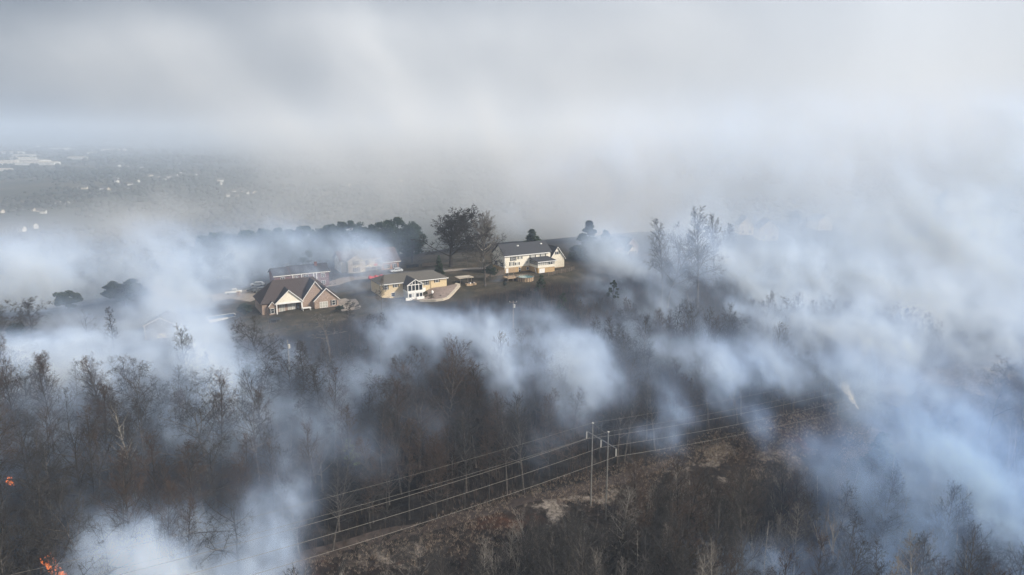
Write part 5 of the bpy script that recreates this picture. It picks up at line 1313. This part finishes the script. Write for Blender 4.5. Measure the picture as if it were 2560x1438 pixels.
# puffs: pixel, distance ahead, half extents in metres, density, lean
PUFFS = [
 (370,1415,107, 11,8,7, .60,-.3),(320,1330,108, 6.5,6,5, .46,-.4),(450,1340,109, 5,6,4.5, .32,-.3),(480,1430,107, 8,7,5, .46,0),(570,1455,108, 8,7,3.5, .14,0),(650,1420,109, 6,6,7, .26,0),(672,1325,110, 4.0,4.5,4.4, .46,-.35),(690,1285,111, 3.2,4,3.0, .22,-.6),(742,1262,113, 3,4,2.2, .08,-.3),(738,1330,111, 2.4,4,2, .10,0),(712,1225,114, 3.4,4,2.4, .08,-.4),(716,1375,110, 2.2,4,1.8, .14,0),(640,1255,113, 3.4,4,3, .12,-.4),(618,1400,109, 4.4,5,4.2, .46,.3),(590,1350,112, 4,5,2.6, .10,0),(672,1268,112, 2.6,4,3, .14,-.2),
 (60,1370,112, 15,8,7, .06,0),(190,1370,112, 9,7,6, .06,0),(0,1240,120, 10,8,8, .03,0),(740,1150,138, 8,7,8, .05,-.3),(690,1240,122, 5,5,6, .08,0),
 (480,1060,156, 8,7,8, .20,-.2),(560,1020,160, 6,6,9, .18,-.2),(530,940,172, 9,8,12, .20,-.3),(500,860,188, 13,10,12, .13,-.3),(450,800,200, 15,10,13, .11,-.2),(420,730,212, 14,10,12, .10,-.1),(430,650,222, 13,10,11, .12,-.2),(400,610,235, 12,10,8, .07,0),
 (280,980,160, 13,9,8, .13,-.2),(600,930,176, 9,7,8, .07,-.2),(820,1000,166, 8,7,7, .045,0),(560,1100,150, 6,6,6, .05,-.2),(140,1080,156, 12,8,8, .05,0),(330,880,180, 20,11,10, .12,0),(170,900,174, 24,12,12, .14,0),(40,940,168, 16,11,12, .17,0),(100,1050,148, 14,9,8, .11,0),(260,1070,148, 12,8,7, .07,0),(400,960,164, 12,9,9, .12,-.2),(120,1180,136, 14,8,7, .035,0),
 (60,700,235, 30,14,13, .13,0),(200,700,240, 24,12,11, .08,0),(240,640,255, 28,14,11, .07,0),(50,620,260, 24,14,9, .08,0),(330,820,200, 20,10,8, .09,0),(180,800,205, 20,10,8, .07,0),
 (560,690,240, 14,10,11, .09,0),(500,760,222, 12,9,9, .09,0),(600,620,268, 24,12,12, .10,0),(700,610,262, 16,6,7, .07,0),(840,600,262, 16,6,6, .05,0),(760,640,262, 28,8,9, .06,0),(860,650,247, 12,6,8, .16,0),(930,655,246, 9,3.5,6, .26,0),(890,690,232, 9,5,6, .12,0),(1000,620,270, 24,10,10, .03,0),(640,660,250, 14,8,8, .05,0),
 (720,690,224, 14,5,6, .04,0),(770,720,199, 8,5,6, .03,0),(660,870,190, 11,7,6, .08,0),(735,920,180, 6,6,5, .14,0),(700,1000,168, 16,8,7, .05,0),(600,1100,150, 14,8,7, .04,0),(780,870,188, 12,7,7, .06,0),(860,950,174, 12,8,7, .05,0),
 (900,720,216, 8,5,6, .08,0),(960,775,207, 8,5,5, .12,0),(920,840,194, 12,7,6, .07,0),(1000,900,182, 12,8,6, .05,0),
 (1040,800,198, 9,6,4.5, .20,-.2),(1110,825,194, 9,7,4.5, .18,-.2),(1190,805,198, 9,6,4.5, .20,-.2),(1240,840,192, 7,6,4.5, .16,-.2),(1130,860,185, 11,6,4, .13,0),(1010,850,190, 8,6,5, .10,0),(1330,800,198, 8,6,5, .10,0),
 (1230,895,178, 6,5,4.5, .20,.3),(1275,945,170, 3.8,4.5,6, .26,.4),(1290,1000,163, 3.5,4,4, .10,.3),(1390,860,188, 9,7,7, .08,0),(1440,890,182, 8,7,8, .10,.3),(1480,950,172, 5.0,6,8, .15,.3),(1510,1000,164, 5,5,5, .12,.2),(1370,950,172, 10,7,8, .07,0),(1400,1040,158, 9,7,5, .04,0),(1560,930,178, 7,6,7, .06,0),
 (1580,1070,149, 7,3.5,1.6, .14,0),(1690,1010,165, 2.8,3.5,8, .20,-.1),(1720,1040,160, 5,4,4, .10,0),(1660,1110,150, 3.5,4,3.5, .08,0),(1800,955,178, 3.6,4,8, .16,-.2),(1850,920,182, 8,6,6, .10,0),(1900,1045,165, 3.2,4,7, .13,-.1),(1840,1010,168, 6,5,4, .08,0),
 (1380,470,300, 22,12,16, .06,-.3),(1550,400,300, 26,12,18, .065,-.3),(1700,460,295, 26,12,18, .075,-.2),(1850,380,300, 30,12,20, .07,0),(2000,480,292, 30,12,18, .08,0),(2150,380,300, 32,12,22, .075,0),(2320,440,296, 32,12,22, .08,0),(2500,360,300, 32,12,26, .08,0),(2450,240,305, 40,12,20, .04,0),(2000,270,305, 40,12,18, .04,0),(1650,290,305, 36,12,16, .035,0),(1700,600,213, 10,5,10, .11,0),(1690,690,208, 10,5,6, .08,0),(1790,640,213, 9,5,9, .11,0),(1900,570,300, 22,8,10, .09,0),(2060,560,310, 20,8,10, .08,0),(740,690,228, 12,3.5,5, .12,0),(880,640,250, 10,3,6, .16,0),(1300,560,290, 14,10,10, .05,-.3),(1420,520,300, 16,10,14, .07,-.3),(1600,560,292, 16,10,14, .06,-.2),(1760,560,295, 20,12,16, .07,0),(1500,480,310, 24,12,16, .06,-.3),(1252,718,235, 2.4,2.4,2.2, .26,0),(1225,735,228, 4,3,2.0, .12,0),
 (1545,650,258, 9,8,11, .22,-.5),(1515,600,265, 9,8,8, .18,-.4),(1590,690,246, 9,8,9, .18,-.3),(1480,570,285, 12,10,9, .12,-.3),(1500,720,236, 9,8,7, .12,0),(1620,760,225, 12,9,9, .13,0),(1450,760,220, 8,6,5, .08,0),(1560,820,208, 11,8,7, .08,0),(1660,860,200, 12,8,8, .07,0),
 (1700,620,270, 20,12,16, .06,0),(1790,700,250, 16,11,14, .09,0),(1700,790,222, 14,9,8, .10,0),(1820,800,218, 15,9,9, .10,0),
 (1880,640,262, 22,14,16, .14,0),(1960,740,245, 22,14,14, .12,0),(2060,650,272, 26,16,18, .12,0),(2200,600,285, 30,16,20, .11,0),(2180,720,255, 26,14,15, .10,0),(2350,620,285, 30,16,22, .11,0),(2480,560,295, 30,16,26, .12,0),(2500,700,262, 28,14,18, .12,0),(2350,780,238, 26,13,14, .11,0),(2000,840,212, 20,10,9, .09,0),(2160,850,212, 22,11,11, .11,0),(2300,870,205, 20,11,11, .11,0),(2480,850,205, 22,11,14, .11,0),(1900,880,200, 14,9,8, .07,0),
 (1960,920,190, 16,9,8, .06,0),(2100,940,188, 16,9,9, .07,0),(2250,980,178, 18,10,10, .08,0),(2430,1010,165, 20,10,12, .09,0),(2300,1120,145, 17,10,10, .07,0),(2500,1150,138, 17,10,13, .11,0),(2400,1300,120, 15,9,10, .10,0),(2540,1380,112, 12,8,12, .13,0),(2230,1400,112, 13,8,7, .07,0),(2060,1400,112, 12,8,6, .05,0),(1900,1420,110, 11,7,5, .04,0),(1760,1430,110, 10,7,4, .03,0),(2100,1220,130, 13,8,7, .04,0),(2050,1130,140, 9,6,5, .04,0),
 (1000,1000,166, 30,9,9, .012,0),(1200,1080,152, 30,9,8, .008,0),(620,1010,166, 7,6,8, .06,-.2),(760,1090,150, 6,6,7, .05,-.2),(870,1010,164, 6,6,7, .06,.1),(930,1130,146, 6,6,6, .035,0),(1010,930,176, 9,7,5, .06,0),(700,1180,135, 6,6,6, .035,-.2),(400,1120,144, 8,7,6, .03,-.2),(1340,1110,148, 7,6,6, .03,0),(1090,1060,156, 6,6,7, .03,0),(400,1200,130, 30,10,9, .025,0),(1750,900,190, 24,9,9, .05,0),(1620,960,172, 14,8,8, .04,0),
]
FAR = [
 (330,40,520, 48,34,30, .007,-1.0),(450,130,500, 46,34,28, .009,-1.0),(560,225,480, 44,32,28, .011,-1.0),(660,320,460, 42,30,26, .017,-1.0),(760,410,440, 40,28,24, .018,-1.0),(850,490,420, 36,24,20, .018,-1.0),(820,60,500, 50,34,30, .014,-.9),(930,160,480, 50,34,30, .015,-.9),(1040,260,450, 46,30,28, .016,-.9),
 (1250,430,420, 90,40,40, .014,-.5),(1480,500,350, 50,22,34, .045,-.4),(1350,540,345, 34,18,18, .04,-.4),(1600,400,380, 60,30,46, .034,-.5),(1750,480,350, 70,24,40, .040,-.3),(1900,300,420, 90,40,50, .012,-.4),(2100,440,360, 80,26,40, .030,0),(2350,330,380, 90,30,50, .024,0),(2500,150,420, 80,40,50, .012,0),(2200,120,480, 110,50,50, .006,0),
 (1200,520,360, 40,18,14, .045,0),(1080,560,350, 34,16,12, .030,0),(1000,430,430, 50,30,34, .014,-.9),(880,330,480, 60,34,34, .014,-.9),(740,450,440, 40,26,24, .016,-.9),(620,330,520, 50,34,34, .007,-.9),(450,200,560, 80,40,50, .009,-.9),(250,60,600, 90,40,50, .008,-.9),(1000,150,560, 120,50,55, .007,-.5),(1350,200,520, 110,50,60, .008,-.5),(1650,120,500, 100,50,60, .008,-.4),
 (520,400,520, 60,40,30, .005,-.9),(150,150,600, 90,40,50, .006,-.9),(420,100,560, 80,40,50, .008,-.9),(700,80,540, 90,40,50, .010,-.9),(1100,60,520, 90,40,50, .014,-.7),(1500,60,480, 90,40,50, .014,-.5),(300,230,560, 70,40,30, .007,-.9),(760,330,480, 50,34,30, .014,-.9),(900,400,450, 50,30,30, .014,-.9),(1100,360,460, 60,34,34, .018,-.7),(1300,340,440, 60,34,34, .018,-.6),(1450,360,400, 50,30,34, .018,-.5),(780,560,400, 60,20,18, .030,0),(600,540,430, 60,24,16, .020,0),(420,560,440, 60,26,14, .020,0),(250,590,420, 60,24,12, .022,0),(60,600,400, 60,22,15, .03,0),(900,560,380, 40,16,12, .022,0),(330,340,620, 60,40,26, .006,-.5),(60,150,650, 120,50,70, .003,0),
]
def coarse(puffs, lo, hi, cell):
    lo = np.array(lo, float); n = [int(round((h - l) / cell)) + 1 for l, h in zip(lo, hi)]
    X, Y, Z = [lo[i] + cell * np.arange(n[i]) for i in range(3)]
    A = np.zeros((n[2], n[1], n[0]), np.float32)
    gz_, gy_, gx_ = np.meshgrid(Z, Y, X, indexing='ij')
    for px, py, y, hx, hy, hz_, amp, lean_ in puffs:
        # smoke stands over the crowns, so it hangs nearer than the ground seen through it
        if y < 232: y = y - float(np.interp(py, [770, 830, 1150, 1300], [0, 20, 20, 0]))
        c = at(px, py, y); dz = gz_ - c.z
        r2 = ((gx_ - c.x - lean_ * dz) / hx) ** 2 + ((gy_ - c.y) / hy) ** 2 + (dz / hz_) ** 2
        A += amp * np.exp(-1.25 * r2)
    return A, n, lo
def smoke_bank(label, puffs, lo, hi, cell, vox, nscale, warp, material, seed, ref, gain=1.0, name='smoke', edge=None, shear=.32, stretch=.78, soft=.15, floor=.17, thr=.25):
    A, n, lo = coarse(puffs, lo, hi, cell)
    me = bpy.data.meshes.new('smoke')
    N_ = A.size; me.vertices.add(N_)
    zz, yy, xx = np.meshgrid(np.arange(n[2]), np.arange(n[1]), np.arange(n[0]), indexing='ij')
    me.vertices.foreach_set('co', (np.stack([xx, yy, zz], -1).reshape(-1, 3) * cell + lo).astype(np.float32).ravel())
    at2 = me.attributes.new('amount', 'FLOAT', 'POINT'); at2.data.foreach_set('value', A.ravel())
    me.materials.append(material)
    o = link(name, me); tag(o, label, kind='stuff')
    g = bpy.data.node_groups.new('smoke', 'GeometryNodeTree'); I = g.interface
    I.new_socket('Geometry', in_out='INPUT', socket_type='NodeSocketGeometry'); I.new_socket('Geometry', in_out='OUTPUT', socket_type='NodeSocketGeometry')
    N = g.nodes; Lk = g.links; gi = N.new('NodeGroupInput'); go = N.new('NodeGroupOutput')
    def put(x, i, v):
        if hasattr(v, 'links'): Lk.new(v, x.inputs[i])
        else: x.inputs[i].default_value = v
    def M(op, a, b=None, c=None):
        x = N.new('ShaderNodeMath'); x.operation = op; put(x, 0, a)
        if b is not None: put(x, 1, b)
        if c is not None: put(x, 2, c)
        return x.outputs[0]
    def V(op, a, b=None, val=False):
        x = N.new('ShaderNodeVectorMath'); x.operation = op; put(x, 0, a)
        if b is not None: put(x, 3 if op == 'SCALE' else 1, b)
        return x.outputs['Value'] if val else x.outputs[0]
    def noise(s_, det, rough, vec, w):
        x = N.new('ShaderNodeTexNoise'); x.noise_dimensions = '4D'; Lk.new(vec, x.inputs['Vector']); x.inputs['W'].default_value = w
        x.inputs['Scale'].default_value = s_; x.inputs['Detail'].default_value = det; x.inputs['Roughness'].default_value = rough; return x
    wp = N.new('GeometryNodeInputPosition').outputs[0]
    nA = noise(nscale * .35, 2, .5, wp, seed); wA = V('SUBTRACT', nA.outputs['Color'], (.5, .5, .5))
    nB = noise(nscale * 1.6, 2, .5, wp, seed + 3.1); wB = V('SUBTRACT', nB.outputs['Color'], (.5, .5, .5))
    q = V('ADD', V('ADD', wp, V('SCALE', wA, warp * 2.6)), V('SCALE', wB, warp * 1.7))
    # trilinear look-up of the coarse field
    u = V('SCALE', V('SUBTRACT', q, tuple(lo)), 1.0 / cell)
    u = V('MINIMUM', V('MAXIMUM', u, (0, 0, 0)), (n[0] - 1.001, n[1] - 1.001, n[2] - 1.001))
    fl = V('FLOOR', u); fr_ = V('SUBTRACT', u, fl)
    sx_ = N.new('ShaderNodeSeparateXYZ'); Lk.new(fl, sx_.inputs[0]); sf = N.new('ShaderNodeSeparateXYZ'); Lk.new(fr_, sf.inputs[0])
    base = M('ADD', M('ADD', sx_.outputs[0], M('MULTIPLY', sx_.outputs[1], float(n[0]))), M('MULTIPLY', sx_.outputs[2], float(n[0] * n[1])))
    am = N.new('GeometryNodeInputNamedAttribute'); am.data_type = 'FLOAT'; am.inputs['Name'].default_value = 'amount'
    def samp(off):
        x = N.new('GeometryNodeSampleIndex'); x.data_type = 'FLOAT'; x.domain = 'POINT'; Lk.new(gi.outputs[0], x.inputs['Geometry']); Lk.new(am.outputs[0], x.inputs['Value']); Lk.new(M('ADD', base, float(off)), x.inputs['Index']); return x.outputs[0]
    def lerp(a, b, f): return M('ADD', a, M('MULTIPLY', M('SUBTRACT', b, a), f))
    c00, c10, c01, c11 = [lerp(samp(dy * n[0] + dz * n[0] * n[1]), samp(1 + dy * n[0] + dz * n[0] * n[1]), sf.outputs[0]) for dy, dz in ((0,0),(1,0),(0,1),(1,1))]
    E = lerp(lerp(c00, c10, sf.outputs[1]), lerp(c01, c11, sf.outputs[1]), sf.outputs[2])
    # billows: stretched along the drift, up and to the left
    mpn = N.new('ShaderNodeMapping') if False else None
    qn = V('ADD', wp, V('SCALE', wA, warp * 4.0))
    sp_ = N.new('ShaderNodeSeparateXYZ'); Lk.new(qn, sp_.inputs[0])
    cx_ = N.new('ShaderNodeCombineXYZ'); Lk.new(M('ADD', sp_.outputs[0], M('MULTIPLY', sp_.outputs[2], shear)), cx_.inputs[0]); Lk.new(sp_.outputs[1], cx_.inputs[1]); Lk.new(M('MULTIPLY', sp_.outputs[2], stretch), cx_.inputs[2])
    n2 = noise(nscale, 7, .69, cx_.outputs[0], seed + 7.7).outputs[0]
    n3 = noise(nscale * 2.1, 4, .55, cx_.outputs[0], seed + 17.7).outputs[0]
    ridge = M('SUBTRACT', 1.0, M('MULTIPLY', M('ABSOLUTE', M('SUBTRACT', n3, .5)), 5.0)); ridge = M('ADD', .35, M('MULTIPLY', M('MAXIMUM', ridge, 0.0), 1.0))
    pres = M('DIVIDE', E, M('ADD', E, ref))                       # 0..1 how settled the smoke is here
    n0 = noise(nscale * .38, 2, .5, cx_.outputs[0], seed + 29.0).outputs[0]
    t_ = M('SUBTRACT', M('ADD', n2, M('MULTIPLY', M('SUBTRACT', n0, .5), .55)), M('SUBTRACT', .62, M('MULTIPLY', pres, thr)))
    t_ = M('MINIMUM', M('MAXIMUM', M('DIVIDE', t_, soft), 0.0), 1.4)
    d = M('MULTIPLY', M('MULTIPLY', M('ADD', M('MULTIPLY', M('POWER', t_, 1.6), ridge), floor), E), 2.2 * gain)
    d = M('MAXIMUM', M('SUBTRACT', d, 4e-4 * (ref / .03)), 0.0)
    if edge:      # fade to nothing before the faces of the box where no neighbour continues it
        for ax, side in edge:
            f_ = M('DIVIDE', M('SUBTRACT', (lambda: (lambda s3: (Lk.new(wp, s3.inputs[0]), s3.outputs[ax])[1])(N.new('ShaderNodeSeparateXYZ')))(), lo[ax] if side < 0 else hi[ax]), -side * cell * 3.0)
            cl = N.new('ShaderNodeClamp'); Lk.new(f_, cl.inputs[0]); d = M('MULTIPLY', d, cl.outputs[0])
    vc = N.new('GeometryNodeVolumeCube'); Lk.new(d, vc.inputs['Density'])
    vc.inputs['Min'].default_value = tuple(lo); vc.inputs['Max'].default_value = tuple(hi)
    for i, k in enumerate('XYZ'): vc.inputs['Resolution ' + k].default_value = int((hi[i] - lo[i]) / vox)
    s_ = N.new('GeometryNodeSetMaterial'); s_.inputs['Material'].default_value = material; Lk.new(vc.outputs[0], s_.inputs[0]); Lk.new(s_.outputs[0], go.inputs[0])
    md = o.modifiers.new('smoke', 'NODES'); md.node_group = g
    return o
NS = .115
smoke_bank('smoke drifting through the near wood and over the cleared strip', PUFFS, (-140, 84, -48), (140, 164, 4), 4.0, .62, NS, 3.2, SM, 31.0, .02, edge=((0, 1), (0, -1)), gain=.38)
smoke_bank('smoke rolling up the slope and past the houses', PUFFS, (-216, 164, -40), (216, 252, 28), 4.0, .85, NS, 3.2, SM, 31.0, .02, edge=((0, 1), (0, -1)), gain=.38)
smoke_bank('smoke standing over and behind the ridge', PUFFS, (-275, 252, -24), (290, 332, 76), 5.0, 1.25, NS * .6, 4.5, SM, 31.0, .02, soft=.26, floor=.30, gain=.46, edge=((1, 1), (0, 1), (0, -1), (2, 1)))
smoke_bank('great bank of smoke towering behind the ridge', FAR, (-620, 332, -88), (560, 760, 168), 16.0, 4.2, .017, 20.0, SMF, 23.0, .012, gain=.66, soft=.50, floor=.20, thr=.36, shear=.5, stretch=.85, edge=((2, 1), (1, -1), (1, 1), (0, 1), (0, -1)))
# a single thin jet above the strip
def jet(px, py, y, half, seed, dens, tilt):
    me = bpy.data.meshes.new('smoke'); me.materials.append(SMJ); o = link('smoke', me, None, at(px, py, y)); o.rotation_euler = (0, tilt, 0)
    tag(o, 'small bright slanting jet of white smoke above the cleared strip', kind='stuff')
    g = bpy.data.node_groups.new('jet', 'GeometryNodeTree'); I = g.interface
    I.new_socket('Geometry', in_out='INPUT', socket_type='NodeSocketGeometry'); I.new_socket('Geometry', in_out='OUTPUT', socket_type='NodeSocketGeometry')
    N = g.nodes; Lk = g.links; go = N.new('NodeGroupOutput')
    def M(op, a, b=None):
        x = N.new('ShaderNodeMath'); x.operation = op
        for i, v in enumerate((a, b)):
            if v is None: continue
            if hasattr(v, 'links'): Lk.new(v, x.inputs[i])
            else: x.inputs[i].default_value = v
        return x.outputs[0]
    wp = N.new('GeometryNodeInputPosition').outputs[0]; sp_ = N.new('ShaderNodeSeparateXYZ'); Lk.new(wp, sp_.inputs[0])
    nn = N.new('ShaderNodeTexNoise'); nn.inputs['Scale'].default_value = .9; nn.inputs['Detail'].default_value = 4; Lk.new(wp, nn.inputs['Vector'])
    h_ = M('DIVIDE', M('ADD', sp_.outputs[2], half[2]), 2 * half[2])
    rr_ = M('POWER', M('ADD', M('MULTIPLY', sp_.outputs[0], sp_.outputs[0]), M('MULTIPLY', sp_.outputs[1], sp_.outputs[1])), .5)
    w_ = M('ADD', .22, M('MULTIPLY', h_, half[0] * .75))
    d = M('SUBTRACT', M('ADD', 1.0, M('MULTIPLY', M('SUBTRACT', nn.outputs[0], .5), 2.4)), M('DIVIDE', rr_, w_))
    d = M('MULTIPLY', M('MULTIPLY', M('MAXIMUM', d, 0.0), M('SUBTRACT', 1.02, h_)), dens)
    vc = N.new('GeometryNodeVolumeCube'); Lk.new(d, vc.inputs['Density']); vc.inputs['Min'].default_value = tuple(-v for v in half); vc.inputs['Max'].default_value = half
    for v, k in zip(half, 'XYZ'): vc.inputs['Resolution ' + k].default_value = int(2 * v / .2)
    s_ = N.new('GeometryNodeSetMaterial'); s_.inputs['Material'].default_value = SMJ; Lk.new(vc.outputs[0], s_.inputs[0]); Lk.new(s_.outputs[0], go.inputs[0])
    md = o.modifiers.new('smoke', 'NODES'); md.node_group = g
jet(2126, 990, 172, (1.7, 1.7, 4.4), 53, 3.4, -.6)

# ---------------------------------------------------------------- haze over the whole country
hz = MB().box(-9800, 9800, -900, 13200, -100, 172).build('haze', None)
hm = bpy.data.materials.new('haze'); hm.use_nodes = True; n = hm.node_tree; n.nodes.clear()
out = n.nodes.new('ShaderNodeOutputMaterial'); pv_ = n.nodes.new('ShaderNodeVolumePrincipled'); pv_.inputs['Color'].default_value = (.73, .84, .99, 1); pv_.inputs['Density'].default_value = 2.8e-4
n.links.new(pv_.outputs[0], out.inputs['Volume']); hm_ = hz.data.materials.append(hm)
tag(hz, kind='stuff')
